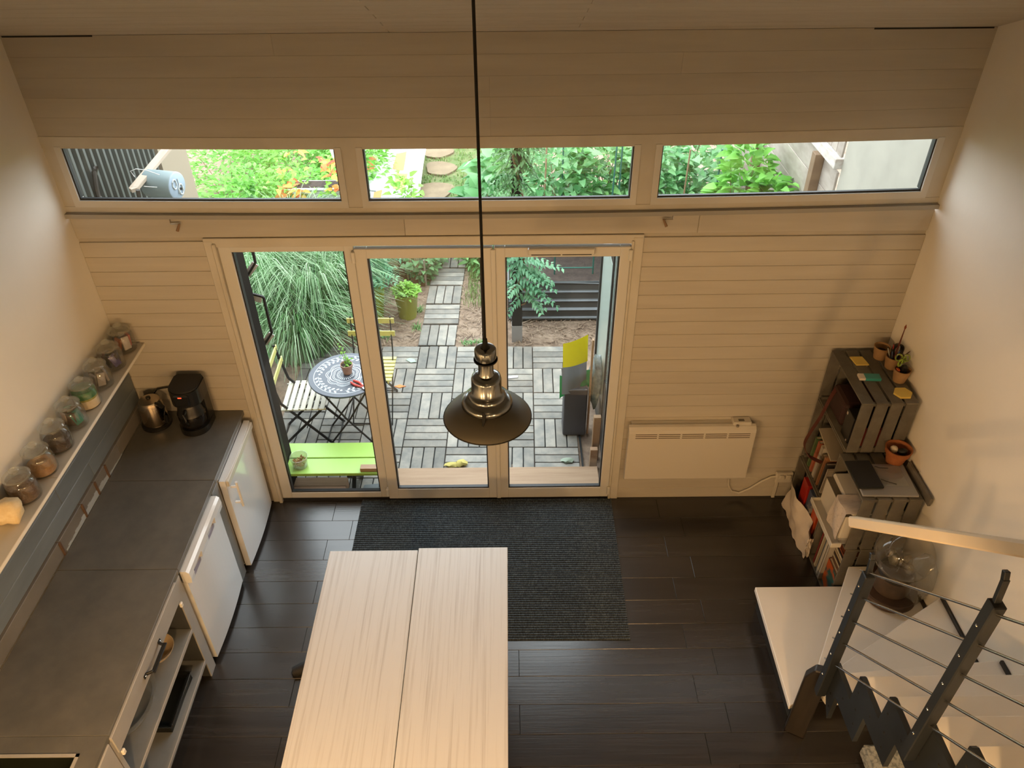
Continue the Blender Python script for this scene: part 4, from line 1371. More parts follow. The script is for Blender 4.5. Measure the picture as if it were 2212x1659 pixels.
# newel board
nwm = M.Translation((1.615, -1.868, 0)) @ M.Rotation(R(-28), 4, 'Z')
nw = MB().prism([(-.056, 0), (-.056, .545), (-.020, .628), (.020, .640), (.050, .615), (.056, .59), (.056, 0)], -.026, .026, 'y', nwm)
bmesh.ops.bevel(nw.b, geom=list(nw.b.edges), offset=.006, segments=1, affect='EDGES')
build('newel', nw, M_darkwood, st)
PX = 1.612
posts = [(-1.970, -1.920, .53, 1.500, 1.600), (-2.645, -2.575, 1.17, 2.18, 2.30), (-3.32, -3.25, 1.80, 2.81, 2.93)]
for a, b, z0, z1, z2 in posts:
    yc_ = (a + b) / 2
    pb_ = build('post', MB().box(PX - .024, PX + .024, yc_ - .024, yc_ + .024, z0, z1, .004), M_darksteel, st)
    build('post_pin', MB().bar((PX, yc_ + .006, z1 - .01), (PX, yc_ + .020, z2 - .02), .018, .024, .002).bar((PX, yc_ + .020, z2 - .03), (PX, yc_ + .034, z2 + .005), .020, .020, .002), M_darksteel, pb_)
    sc_ = MB()
    for q in range(5):
        sc_.lathe([(0, 0), (.006, 0), (.004, .003), (0, .004)], 8, M.Translation((PX - .024, yc_ + .003, z0 + .17 + q * .178)) @ M.Rotation(-pi / 2, 4, 'Y'))
    build('screw_heads', sc_, M_steel, pb_)
hd = V((0, -.640, .600))
for q, z in enumerate((.800, .978, 1.155, 1.332, 1.505)):
    a = V((PX, -1.920, z - .02))
    dirv = V((0, -1.0, .926))
    build('rod', MB().tube([a - dirv * .0, a + dirv * 1.45], .0056, 10), M_steel, st)
    build('rod_end', MB().tube([a + dirv * .0, a - dirv * .045], .004, 8), M_steel, st)
hr0 = V((PX - .005, -1.690, 1.570))
hdv = V((0, -1.0, .955))
build('handrail', MB().bar(hr0, hr0 + hdv * 1.98, (.042), .052, .007), M_rail, st)

# glass globe vessel standing on the second tread
gv = thing('glass_vessel', 'large smoky glass globe on a dark brown wooden stand', 'vessel', (2.285, -1.215, .403))
Tg = M.Translation((2.285, -1.215, .403))
build('stand', MB().lathe([(0, 0), (.150, 0), (.160, .012), (.160, .030), (.152, .042), (.158, .052), (.156, .066), (.115, .072), (0, .072)], 44, Tg), mat('dark turned wood', (.060, .032, .018), .45, c2=(.035, .018, .010), scale=(20, 20, 60)), gv, sharp=35)
build('neck_block', MB().lathe([(0, .072), (.105, .072), (.108, .10), (.098, .165), (.100, .185), (.088, .19), (0, .19)], 40, Tg), mat('worn brown pottery', (.085, .055, .034), .6, c2=(.05, .032, .02), scale=(12, 12, 12)), gv, sharp=40)
build('collar_band', MB().lathe([(.094, .190), (.104, .193), (.106, .212), (.098, .218), (.094, .218)], 40, Tg), flat('black band', (.02, .016, .012), .4), gv, sharp=40)
gp = [(.092, .215), (.095, .24)] + [(.165 * cos(a), .36 + .165 * sin(a)) for a in [R(-52 + 142 * k / 14) for k in range(14)]] + [(0, .525)]
build('globe', MB().lathe(gp, 48, Tg), M_globe, gv, sharp=60)
bl = MB()
for k, (dx, dy, z) in enumerate(((0, 0, .30), (.06, .03, .28), (-.05, .04, .33), (.02, -.06, .31))):
    bl.lathe([(0, 0), (.016, .006), (.030, .03), (.026, .055), (.012, .075), (0, .078)], 16, Tg @ M.Translation((dx, dy, z - .05)))
build('glass_bulbs', bl, glass('clear bulb glass', (.88, .82, .68), .02, 1.5, .08), gv)
build('inner_wires', MB().tube([(2.285, -1.215, .60), (2.30, -1.20, .66), (2.275, -1.23, .71), (2.29, -1.21, .75)], .006, 6).blob((2.25, -1.20, .70), (.03, .03, .05), 2, .4, 2), flat('dark green brown insert', (.05, .045, .02), .6), gv)
gb = MB().blob((2.385, -1.285, .62), (.075, .085, .215), 11, .35, 3, 1.6)
tag(build('plastic_bag', gb, M_poly), 'clear puffed plastic bag squeezed beside the glass globe', 'bag')
sl = MB().prism([(1.93, -2.0), (2.46, -2.0), (2.46, -3.6), (1.93, -3.6)], .015, .10, 'z')
bmesh.ops.bevel(sl.b, geom=list(sl.b.edges), offset=.015, segments=2, affect='EDGES')
tag(build('padded_mat', sl, mat('speckled pale grey felt', (.33, .35, .345), .95, c2=(.15, .17, .175), scale=(45, 45, 45), detail=5, lo=.45, hi=.6)), 'speckled pale grey padded mat lying under the staircase', 'mat')

# ------------------------------------------------------------------ outside: ground, deck, path
GZ = -.168
gm = MB()


def gf(u, v):
    x, y = -9 + 18 * u, .16 + 16 * v ** 1.6
    z = GZ + .012 * noise.noise(V((x * 3, y * 3, 0))) + .03 * max(0, y - 5)
    return V((x, y, z))


gm.grid(gf, 90, 90)
ground = struct('ground', gm, M_soil, origin=(0, 0, 0))
# straw and chips scattered on the bare soil
vs, fs = [], []
for _ in range(5200):
    x, y = rnd.uniform(-1.9, 1.0), rnd.uniform(2.27, 4.2)
    if -.95 < x < -.55:
        continue
    a, l, w = rnd.uniform(0, pi), rnd.choice((.008, .012, .016, .022, .05)) * rnd.uniform(.6, 1.3), rnd.uniform(.002, .005)
    d, s = V((cos(a), sin(a), rnd.uniform(-.1, .25))) * l, V((-sin(a), cos(a), 0)) * w
    p = V((x, y, GZ + .012 + rnd.uniform(0, .012)))
    b = len(vs)
    vs += [p - d - s, p + d - s, p + d + s, p - d + s]
    fs.append((b, b + 1, b + 2, b + 3))
me = bpy.data.meshes.new('straw')
me.from_pydata(vs, [], fs)
me.materials.append(M_chip)
so_ = _link('straw', me)
so_['kind'] = 'stuff'
tag(so_, 'straw and wood chips scattered over the bare soil', 'straw')

T = .3755
DECK = empty('terrace', (0, 1.2, -.17), kind='structure')
rot = M.Translation((.2, 1.2, 0)) @ M.Rotation(R(-.9), 4, 'Z') @ M.Translation((-.2, -1.2, 0))
slat_me = []
for k in range(4):
    mb = MB().box(-T / 2 + .004, T / 2 - .004, -.0425, .0425, -.009, .009, .003)
    me = bpy.data.meshes.new('slat')
    mb.b.to_mesh(me)
    mb.b.free()
    me.materials.append(M_slat_o)
    slat_me.append(me)
base_me = bpy.data.meshes.new('tile')
mb = MB().box(-T / 2 + .0015, T / 2 - .0015, -T / 2 + .0015, T / 2 - .0015, -.030, -.012)
mb.b.to_mesh(base_me)
mb.b.free()
base_me.materials.append(M_tilebase)


def tile(parent, x, y, vertical, rz=0.0, name='tile'):
    t = _link(name, base_me, parent)
    t.matrix_local = WM[parent].inverted() @ (rot if parent is DECK else M.Identity(4)) @ M.Translation((x, y, -.150)) @ M.Rotation(rz, 4, 'Z')
    for k in range(4):
        o = _link('slat', slat_me[k], t)
        c = -T / 2 + T / 8 + k * T / 4
        zz = rnd.uniform(-.0015, .0015)
        if vertical:
            o.matrix_local = M.Translation((c, 0, -.003 + zz)) @ M.Rotation(pi / 2, 4, 'Z')
        else:
            o.matrix_local = M.Translation((0, c, -.003 + zz))


X0, Y0 = .1965, -.011
for j in range(6):
    for i in range(0, -7, -1):
        tile(DECK, X0 + T * (i + .5), Y0 + .002 + T * (j + .5), (i + j) % 2 == 0)
PATH = empty('path', (-.75, 3.4, -.17), kind='structure')
for k in range(10):
    tile(PATH, -.748 + .004 * sin(k * 2.1) + .010 * k, 2.465 + k * .397, k % 2 == 0, R(-1.2 + .8 * sin(k * 1.7)))
st_ = MB().box(.578, .592, .30, .95, -.17, -.148)
struct('trim_5', st_, M_tilebase)
# step beam under the door
be = thing('step_beam', 'broad raw pine step beam right outside the door leaves', 'beam', (-.12, .27, -.13))
build('plank', MB().box(-.925, .685, .155, .372, -.075, -.020, .004), M_timber, be)
build('support', MB().box(-.85, -.75, .17, .35, -.145, -.075).box(.50, .60, .17, .35, -.145, -.075), M_timber2, be)
b2 = thing('beam', 'short brown timber lying under the lime green bench', 'beam', (-1.5, .24, -.14))
build('timber', MB().box(-1.74, -1.315, .20, .30, -.145, -.045, .004), mat('reddish timber', (.36, .21, .115), .7, c2=(.27, .15, .08), scale=(3, 26, 26)), b2)

# ------------------------------------------------------------------ garden bench and things on it
bn = thing('garden_bench', 'low lime green two plank bench against the fixed window', 'bench', (-1.45, .26, -.14))
build('plank', MB().box(-2.0, -.995, .268, .438, .172, .200, .003), M_lime, bn)
build('plank', MB().box(-2.0, -.985, .088, .258, .172, .200, .003), M_lime, bn)
lm = MB()
for x in (-1.24, -1.86):
    lm.bar((x, .11, -.14), (x, .41, .165), .03, .03)
    lm.bar((x, .41, -.14), (x, .11, .165), .03, .03)
    lm.bar((x, .09, .160), (x, .43, .160), .03, .02)
for nm, x in (('leg', -1.24), ('leg', -1.86)):
    q = MB().bar((x - .01, .11, -.145), (x - .01, .41, .165), .03, .018).bar((x + .01, .41, -.145), (x + .01, .11, .165), .03, .018).bar((x, .09, .162), (x, .43, .162), .04, .02)
    build(nm, q, M_matblack, bn)
lm.b.free()
bo = thing('plastic_tub', 'clear tub of brown pellets on the lime green bench', 'tub', (-1.625, .175, .201))
build('tub', MB().lathe([(0, 0), (.052, 0), (.066, .095), (.069, .098), (.066, .098), (.050, .006), (0, .005)], 28, M.Translation((-1.625, .175, .201))), M_poly, bo, sharp=60)
pe = MB()
for k in range(110):
    a, r_ = rnd.uniform(0, 2 * pi), .052 * math.sqrt(rnd.random())
    p = V((-1.625 + r_ * cos(a), .175 + r_ * sin(a), .201 + rnd.uniform(.03, .062)))
    d = rdir(-.4, .4).normalized() * .008
    pe.tube([p - d, p + d], .0042, 6)
build('pellets', pe, mat('brown pellets', (.30, .17, .06), .8), bo, kind='stuff')
tag(build('wood_block', MB().box(-1.155, -.988, .10, .150, .201, .235, .002), M_timber), 'small pine block on the right end of the bench', 'block')
dp = tag(build('plastic_piece', MB().prism([(-1.20, .22), (-1.08, .24), (-1.07, .30), (-1.19, .285)], -.145, -.120), flat('grey plastic', (.14, .16, .17), .5)), 'grey plastic piece on the deck under the bench', 'plastic piece')

# ------------------------------------------------------------------ bistro set
TX, TY, TZ = -1.344, .872, .552
tt = thing('bistro_table', 'round dark bistro table printed with a white leaf ornament', 'table', (TX, TY, -.14))
Tt = M.Translation((TX, TY, 0))
build('table_top', MB().lathe([(0, TZ - .014), (.290, TZ - .018), (.298, TZ - .014), (.300, TZ - .004), (.296, TZ), (0, TZ)], 64, Tt), flat('slate blue enamel', (.048, .060, .085), .28), tt, sharp=35)
orn = MB()


def ring(r0, r1, n=72, sc=0.0, lobes=0, ph=0.0):
    vs0, vs1 = [], []
    for k in range(n):
        a = 2 * pi * k / n
        m = 1 + sc * abs(cos(lobes * a / 2 + ph)) if lobes else 1
        vs0.append(orn.b.verts.new((TX + r0 * m * cos(a), TY + r0 * m * sin(a), TZ + .0012)))
        vs1.append(orn.b.verts.new((TX + r1 * m * cos(a), TY + r1 * m * sin(a), TZ + .0012)))
    for k in range(n):
        orn.b.faces.new((vs0[k], vs0[(k + 1) % n], vs1[(k + 1) % n], vs1[k]))


def petal(r, a, l, w, tilt):
    c = V((TX + r * cos(a), TY + r * sin(a), TZ + .0012))
    d = V((cos(a + tilt), sin(a + tilt), 0))
    s = V((-d.y, d.x, 0))
    vv = [orn.b.verts.new(c + d * l * t + s * w * q) for t, q in ((0, 0), (.35, .42), (.7, .5), (1, .12), (1, -.12), (.7, -.5), (.35, -.42))]
    orn.b.faces.new(vv)


ring(.252, .257)
for seg in range(4):
    for k in range(7):
        a = pi / 2 * seg + .18 + k * .19
        petal(.222, a, .034, .018, pi / 2 - .75)
        petal(.216, a + .05, .032, .018, pi / 2 + .85 - pi * 0)
for seg in range(4):
    a0 = pi / 2 * seg + .14
    vs0 = []
    for k in range(15):
        a = a0 + k * .088
        vs0.append((orn.b.verts.new((TX + .2165 * cos(a), TY + .2165 * sin(a), TZ + .0012)), orn.b.verts.new((TX + .2195 * cos(a), TY + .2195 * sin(a), TZ + .0012))))
    for p, q in zip(vs0, vs0[1:]):
        orn.b.faces.new((p[0], q[0], q[1], p[1]))
    petal(.222, pi / 2 * seg, .020, .022, pi)
ring(.138, .143, 96, .13, 8)
ring(.126, .130, 96, .13, 8)
for rr, rw in ((.108, .007), (.092, .004), (.082, .004)):
    ring(rr, rr + rw, 96, .12, 6, pi / 2)
for k in range(24):
    petal(.052, 2 * pi * k / 24, .022, .010, 0)
ring(.046, .049)
build('printed_ornament', orn, flat('white print', (.52, .57, .60), .4), tt)
lg = lambda: MB()
for sg in (-1, 1):
    q = MB().tube([(TX - .24, TY + .17 * sg, -.14), (TX + .02, TY + .17 * sg, .22), (TX + .20, TY + .17 * sg, TZ - .02)], .008, 6)
    build('leg', q, M_matblack, tt)
    q = MB().tube([(TX + .24, TY + .155 * sg, -.14), (TX - .02, TY + .155 * sg, .22), (TX - .20, TY + .155 * sg, TZ - .02)], .008, 6)
    build('leg', q, M_matblack, tt)
q = MB()
for x, z in ((-.24, -.13), (.24, -.13), (.20, TZ - .03), (-.20, TZ - .03), (0, .20)):
    q.tube([(TX + x, TY - .17, z), (TX + x, TY + .17, z)], .006, 6)
build('crossbars', q, M_matblack, tt)


def bistro_chair(label, loc, rz, slat_m, seat_m):
    t = thing('bistro_chair', label, 'chair', loc, rz, 'folding bistro chairs')
    for k in range(7):
        x = -.155 + k * .052
        build('seat_slat', MB().box(x - .019, x + .019, -.20, .20, .440, .452, .002), seat_m, t, local=True)
    for z in (.66, .775):
        build('back_slat', MB().box(-.203 - (z - .66) * .22, -.191 - (z - .66) * .22, -.205, .205, z, z + .052, .002, M.Identity(4)), slat_m, t, local=True)
    for sg in (-1, 1):
        y = .172 * sg
        build('frame_bar', MB().bar((-.232, y, .84), (-.170, y, .50), .008, .022).bar((-.170, y, .50), (.235, y, .0), .008, .022), M_matblack, t, local=True)
        build('frame_bar', MB().bar((-.255, y * .9, .0), (.165, y * .9, .435), .008, .020), M_matblack, t, local=True)
        build('seat_rail', MB().bar((-.19, y, .432), (.185, y, .432), .010, .018), seat_m, t, local=True)
    build('crossbar', MB().tube([(-.25, -.155, .015), (-.25, .155, .015)], .006, 6).tube([(.225, -.17, .012), (.225, .17, .012)], .006, 6).tube([(0, -.17, .232), (0, .17, .232)], .005, 6), M_matblack, t, local=True)
    return t


bistro_chair('cream slatted folding chair left of the round bistro table', (-1.715, .925, -.146), R(2), M_chy, M_chw)
bistro_chair('yellow slatted folding chair behind the round bistro table', (-1.222, 1.285, -.146), R(-91), M_chy, M_chy)
fp = thing('potted_plant', 'pale terracotta pot with a spindly plant on the bistro table', 'plant', (TX + .015, TY + .02, TZ + .002))
c = V((TX + .015, TY + .02, TZ + .002))
build('pot', MB().lathe([(0, 0), (.034, 0), (.046, .068), (.050, .068), (.051, .088), (.046, .088), (.042, .06), (0, .06)], 30, M.Translation(c)), M_pink, fp, sharp=35)
build('soil', MB().lathe([(0, .076), (.045, .072)], 20, M.Translation(c)), M_soft, fp)
tips = []
q = MB()
for dx, dy, h in ((-.05, .02, .26), (-.02, .04, .20), (.02, .0, .14), (.0, -.03, .10), (.03, .03, .12)):
    q.tube([c + V((dx * .1, dy * .1, .07)), c + V((dx * .4, dy * .6, h * .6)), c + V((dx, dy, h))], [.003, .0025, .0015], 5)
    for k in range(12):
        s = .35 + .65 * k / 11
        tips.append((c + V((dx * s, dy * s, h * s)), rdir(-.2, .6), V((0, 0, 1)) + rdir() * .4, .030, .016, rnd.random()))
build('stems', q, flat('green stem', (.20, .32, .10), .6), fp)
leaves('foliage', tips, L_lime, fp)
pn_ = thing('pruning_shears', 'red handled pruning shears lying on the bistro table', 'shears', (TX + .13, TY - .155, TZ + .003), R(-38))
build('handle', MB().tube([(-.075, .014, .008), (-.02, .024, .010), (.045, .008, .010)], [.008, .010, .007], 8), M_red, pn_, local=True)
build('handle', MB().tube([(-.075, -.014, .008), (-.02, -.022, .010), (.045, -.006, .010)], [.008, .010, .007], 8), M_red, pn_, local=True)
build('blade', MB().prism([(.040, -.008), (.075, -.016), (.105, -.004), (.08, .010), (.045, .010)], .006, .010), M_steel, pn_, local=True)

# ------------------------------------------------------------------ outside walls, screens and posts
sw = MB().box(-2.62, -2.56, .17, 1.27, -.17, 3.0)
shed = struct('wall_shed', sw, M_shed)
for k in range(15):
    y = .19 + k * .074
    build('rib', MB().prism([(-2.562, y - .012), (-2.535, y - .004), (-2.535, y + .020), (-2.562, y + .030)], -.15, 3.0), M_shed, shed)
struct('wall_outbuilding', MB().box(-2.62, -2.52, 1.27, 1.755, -.17, 3.2), M_beige)
pw = struct('wall_neighbour', MB().box(2.62, 2.80, .17, 1.70, -.17, 3.4), M_pale)
sp_ = MB()
for y, z in ((.35, 2.42), (.5, 2.3), (.42, 2.22), (.30, 2.36), (.62, 2.2)):
    sp_.blob((2.617, y, z), (.006, .014, .016), int(y * 90), .4, 1)
build('dirt_spots', sp_, flat('dark dirt', (.10, .10, .09), .9), pw)
# fence beyond the neighbour wall
fe = thing('fence', 'weathered board fence beyond the pale wall on the right', 'fence', (2.6, 2.9, -.16))
for k in range(9):
    build('board', MB().box(2.60, 2.622, 1.72, 4.4, -.12 + k * .222, .095 + k * .222, .004), M_fence, fe)
for k in range(22):
    build('panel', MB().box(2.606, 2.624, 1.73 + k * .122, 1.845 + k * .122, 1.99, 2.9, .003), M_fence, fe)
build('rail', MB().box(2.56, 2.64, 1.71, 4.4, 1.90, 1.985, .004), mat('flaking white rail', (.50, .475, .44), .8, c2=(.36, .31, .27), scale=(20, 8, 20)), fe)
build('post', MB().box(2.52, 2.60, 2.02, 2.11, -.16, 1.9, .004), M_timber2, fe)
build('post', MB().box(2.52, 2.60, 3.6, 3.69, -.16, 1.9, .004), M_timber2, fe)

# corner post left of the glass, wall rack and shed things
tag(build('corner_post', MB().box(-1.90, -1.728, .165, .33, -.165, 2.05, .004), mat('dark brown painted post', (.012, .009, .007), .85, spec=.1)), 'dark brown post outside the fixed window', 'post')
for i, (z0, z1) in enumerate(((1.80, 2.20), (1.23, 1.53))):
    rk = thing('wall_rack', ('upper' if i == 0 else 'lower') + ' black wire wall rack with small white shelf outside', 'rack', (-1.74, .47, z0), 0, 'wire wall racks')
    x = -1.715
    build('frame', MB().bar((x, .47, z0), (x, .47, z1), .016, .016).bar((x, .47, z0), (-1.80, .47, z0 - .115), .014, .014).bar((x, .47, z1), (-1.80, .47, z1 + .03), .014, .014).bar((-1.80, .47, z0 - .115), (-1.80, .47, z1 + .03), .014, .014).bar((-1.80, .33, z1), (-1.80, .47, z1), .014, .014).bar((-1.80, .33, z0), (-1.80, .47, z0), .014, .014), M_matblack, rk)
    build('white_panel', MB().bar((x - .005, .478, z0 - .012), (-1.795, .478, z0 - .10), .004, .045, 0, (0, 0, 1)).bar((-1.735, .478, z1 - .03), (-1.79, .478, z1 - .01), .004, .05), flat('white slat', (.72, .74, .78), .4), rk)
bmn = thing('roof_batten', 'pale wooden batten sloping over the shed corner', 'batten', (-2.3, .6, 2.36))
build('batten', MB().bar((-2.335, .40, 2.365), (-2.30, 1.0, 2.415), .055, .022, .001).prism([(-2.36, .385), (-2.335, .36), (-2.31, .385), (-2.305, .40), (-2.36, .40)], 2.353, 2.375), mat('pale batten', (.50, .41, .33), .75, c2=(.42, .33, .25), scale=(40, 3, 10)), bmn)
pi_ = tag(build('metal_pipe', MB().tube([(-2.535, .36, 2.46), (-2.50, .35, 2.522), (-2.515, .34, 2.50), (-2.53, .33, 2.40), (-2.535, .33, 2.345), (-2.52, .33, 2.325), (-2.44, .33, 2.322), (-2.30, .33, 2.323), (-2.285, .33, 2.345), (-2.28, .33, 2.385)], .014, 8), flat('dark brown pipe', (.040, .033, .028), .5)), 'bent dark pipe hanging in front of the shed cladding', 'pipe')
cn = thing('metal_drum', 'pale blue grey drum with raised outlines on its end', 'drum', (-2.24, .55, 2.22))
Tc = M.Translation((-2.33, .60, 2.315)) @ M.Rotation(R(-14), 4, 'Z') @ M.Rotation(R(90), 4, 'Y')
build('body', MB().lathe([(0, 0), (.085, 0), (.088, .005), (.088, .20), (.084, .205)], 40, Tc), flat('blue grey enamel', (.25, .32, .34), .4), cn, sharp=35)
build('end', MB().lathe([(.086, .205), (.080, .209), (0, .210)], 40, Tc), flat('pale blue end', (.36, .46, .58), .4), cn)
ot = MB()
for cx, cy, w, h in ((.030, .020, .020, .034), (-.022, -.030, .020, .030)):
    pts = [Tc @ V((cx + h * cos(a), cy + w * sin(a), .213)) for a in [2 * pi * k / 20 for k in range(21)]]
    ot.tube(pts, .0045, 6, cap=False)
ot.tube([Tc @ V(p) for p in ((.05, -.01, .213), (.02, -.005, .213), (-.01, .012, .213), (-.045, .01, .213))], .003, 6)
build('raised_outline', ot, flat('pale outline', (.62, .66, .66), .5), cn)
build('dot', MB().lathe([(0, .211), (.009, .211), (.009, .214), (0, .215)], 14, Tc @ M.Translation((.028, .02, 0))), M_black, cn)
build('wire', MB().tube([(-2.36, .50, 2.40), (-2.37, .49, 2.44), (-2.33, .49, 2.455), (-2.27, .50, 2.44), (-2.20, .50, 2.41)], .0025, 6).tube([(-2.30, .46, 2.352), (-2.22, .46, 2.345)], .0025, 6), flat('white wire', (.7, .7, .7), .4), cn)

# glazed side screen right of the door
gs_ = thing('glass_screen', 'black framed glass side screen to the right of the door', 'screen', (.76, .8, -.16))
build('post', MB().box(.742, .778, 1.46, 1.50, -.16, 1.55, .002), M_post, gs_)
build('post', MB().box(.745, .775, .80, .83, -.16, 1.74, .002), M_post, gs_)
build('bottom_board', MB().box(.750, .770, .17, .80, -.16, .52, .002), mat('dark tarred board', (.022, .024, .024), .4, c2=(.05, .055, .055), scale=(8, 20, 4)), gs_)
build('bottom_board', MB().box(.752, .768, .83, 1.46, -.16, .16, .002), mat('dark board', (.03, .032, .03), .5, c2=(.06, .06, .055), scale=(8, 20, 4)), gs_)
build('pane', MB().box(.758, .762, .83, 1.46, .16, 1.50), glass('side glass', (.88, .93, .90), .03, 1.5, .04, .45, (.50, .58, .53)), gs_)
build('pane', MB().box(.758, .762, .17, .80, .52, 1.7), glass('side glass near', (.85, .90, .88), .03, 1.5, .05, .30, (.40, .46, .43)), gs_)
build('brace', MB().bar((.765, .75, 1.72), (.765, 1.45, 1.40), .03, .04, .002), flat('white grey brace', (.60, .65, .70), .5), gs_)
for i, (x, y, h, lb) in enumerate(((.665, .50, .22, 'pale timber offcut standing by the glass screen'), (.690, .62, .34, 'brown timber offcut standing behind the pale one'))):
    tag(build('timber_offcut', MB().box(x - .03, x + .03, y - .022, y + .022, -.165, -.165 + h + .12 * i, .003), M_timber if i == 0 else mat('knotty timber', (.34, .22, .13), .7, c2=(.24, .145, .08), scale=(9, 9, 3)), None), lb, 'timber')
tag(build('pine_strip', MB().box(.648, .664, .93, .965, -.165, .82, .002), M_timber), 'thin pine strip standing behind the dark box', 'timber')

# dark box with yellow and grey sheets, green bag
db = thing('storage_box', 'tall dark grey box standing on the deck by the screen', 'box', (.53, .95, -.14))
build('box', MB().box(.437, .635, .88, 1.05, -.138, .36, .012, seg=2), M_bin, db)


def curved(z0, z1, y, bow, x0=.415, x1=.622, tilt=0.0, top_bow=0.0):
    def f(u, v):
        x = x0 + (x1 - x0) * u
        yy = y - bow * cos(pi / 2 * u) + tilt * v
        zz_ = z0 + (z1 - z0) * v + top_bow * u * v
        return V((x, yy + .07 * v, zz_))
    return f


for nm, z0, z1, m, lb in (('yellow_sheet', .60, .785, M_yel, 'curved glossy yellow plastic sheet above the grey one'), ('grey_sheet', .325, .605, M_silver, 'curved glossy grey plastic sheet over the green bag')):
    t = thing(nm, lb, 'sheet', (.52, .90, z0))
    mb = MB()
    mb.grid(curved(z0, z1, .956 if nm == 'yellow_sheet' else .952, .085, top_bow=.03), 20, 8)
    bmesh.ops.solidify(mb.b, geom=list(mb.b.faces), thickness=.003)
    build('sheet', mb, m, t)
gbb = MB().grid(lambda u, v: V((.398 + .268 * u, .966 - .088 * cos(pi / 2 * u) + .006 * sin(14 * u + 3 * v) + .075 * max(0, v - .22), (.272 + .02 * sin(9 * u) + .05 * u) * (1 - v) + .47 * v)), 24, 8)
bmesh.ops.solidify(gbb.b, geom=list(gbb.b.faces), thickness=.003)
tag(build('green_bag', gbb, M_gbag), 'green plastic bag showing from under the grey sheet', 'bag')
cbb = MB().blob((.705, 1.02, .36), (.055, .10, .26), 6, .35, 3, 1.7)
tag(build('clear_bag', cbb, mat('grey translucent film', (.26, .31, .31), .25, c2=(.12, .15, .15), scale=(14, 14, 14))), 'crumpled grey plastic film stuffed behind the dark box', 'bag')

# ------------------------------------------------------------------ garden
po = thing('garden_post', 'black painted post with a pale foot carrying the climber', 'post', (.062, 2.40, -.17))
build('post', MB().box(.010, .112, 2.35, 2.45, .02, 2.6, .004), M_post, po)
build('foot', MB().box(.008, .114, 2.348, 2.452, -.18, .03, .003), flat('grey post foot', (.30, .31, .33), .7), po)
rb = thing('raised_bed', 'raised bed of dark corrugated metal sheets filled with soil', 'bed', (1.2, 3.8, -.17))
cp_ = []
n = 48
for k in range(n + 1):
    z = -.17 + .47 * k / n
    s = (z + .155) / .105
    bump = max(0, cos(2 * pi * (s - .25))) ** 3
    cp_.append((z, .022 * bump))
fr_ = MB().grid(lambda u, v: V((-.02 + 2.5 * u, 2.742 - cp_[round(v * n)][1] - .012 * u, cp_[round(v * n)][0] + (.012 * sin(u * 9) if v > .97 else 0))), 20, n, False)
fr_.box(-.02, 2.48, 2.735, 2.75, .29, .305)
build('front_sheet', fr_, M_corr, rb)
build('side_sheet', MB().box(-.03, -.015, 2.742, 5.2, -.17, .30).box(2.47, 2.485, 2.742, 5.2, -.17, .30), M_corr, rb)
build('soil', MB().grid(lambda u, v: V((-.015 + 2.485 * u, 2.75 + 2.45 * v, .255 + .02 * noise.noise(V((u * 14, v * 14, 3))))), 40, 40), M_darksoil, rb)
for i, (x0, x1, y, h) in enumerate(((.46, .86, 2.98, .75), (.55, 1.15, 3.55, 1.15), (1.5, 2.1, 3.3, 1.2))):
    t = thing('plant_frame', ('low dark green wire frame at the front of the raised bed', 'tall dark green wire frame among the bean plants', 'tall dark green wire frame at the right among beans')[i], 'frame', ((x0 + x1) / 2, y, .26), 0, 'green plant frames')
    for x in (x0, x1):
        build('upright', MB().tube([(x, y, .22), (x, y, .26 + h)], .009, 6), M_gstick, t)
    build('crossbar', MB().tube([(x0, y, .33), (x1, y, .33)], .008, 6), M_gstick, t)
for i, (x, y, h, m, lb) in enumerate(((1.05, 3.4, 1.25, M_gstick, 'dark green cane in the middle of the bean row'), (1.32, 3.5, 1.35, M_twig, 'brown cane between the two bean clumps'), (1.78, 3.35, 1.2, M_twig, 'yellowish cane right of the bean row'), (.35, 3.45, 1.3, M_twig, 'brown cane next to the black garden post'))):
    stick('garden_cane', lb, 'cane', (x, y, .22), (x + .03, y + .05, .22 + h), .009, m, None, 'garden canes')

# planting behind, seen through the strip windows and the doors
for i, (x, y, r, h, n, m, lb) in enumerate((
        (.55, 3.75, .42, 1.05, 420, L_bean, 'pale green bean plant behind the black post'),
        (1.02, 3.95, .42, 1.05, 420, L_mid, 'mid green leafy plant in the middle of the bed'),
        (1.55, 3.75, .45, .95, 420, L_bean, 'bean plant right of the middle of the bed'),
        (2.02, 3.70, .42, .95, 420, L_bean, 'bean plant near the right end of the bed'),
        (2.24, 2.85, .30, 1.40, 420, L_bright, 'tall heart leaved bean plant against the weathered fence'),
        (2.38, 2.52, .26, 1.52, 420, L_bright, 'climbing bean at the front corner of the fence'),
        (1.25, 4.75, .65, .95, 420, L_bright, 'bright leafy plant at the back of the bed'),
        (.35, 4.75, .55, .80, 380, L_mid, 'green leafy plant behind the first bean plant'),
        (2.1, 4.75, .55, .95, 380, L_mid, 'green leafy plant at the back corner of the bed'))):
    shrub('bean_plant', lb, (x, y, .26 if y > 2.75 else GZ + .1), (r, r * .8, h), int(n * 1.35), .125 if (m is not L_bright or h > 1.2) else .10, .66, m, 6, 'plant', 'vegetable plants in the raised bed', .12, .5)
for i, (x, y, lb) in enumerate(((-.28, 4.55, 'broad leaved squash plant right of the stone path'), (-.10, 5.35, 'broad leaved squash plant farther up the stone path'))):
    shrub('squash_plant', lb, (x, y, GZ + .02), (.36, .42, .62), 150, .24, .85, L_bean, 5, 'plant', 'squash plants', .1, .5)
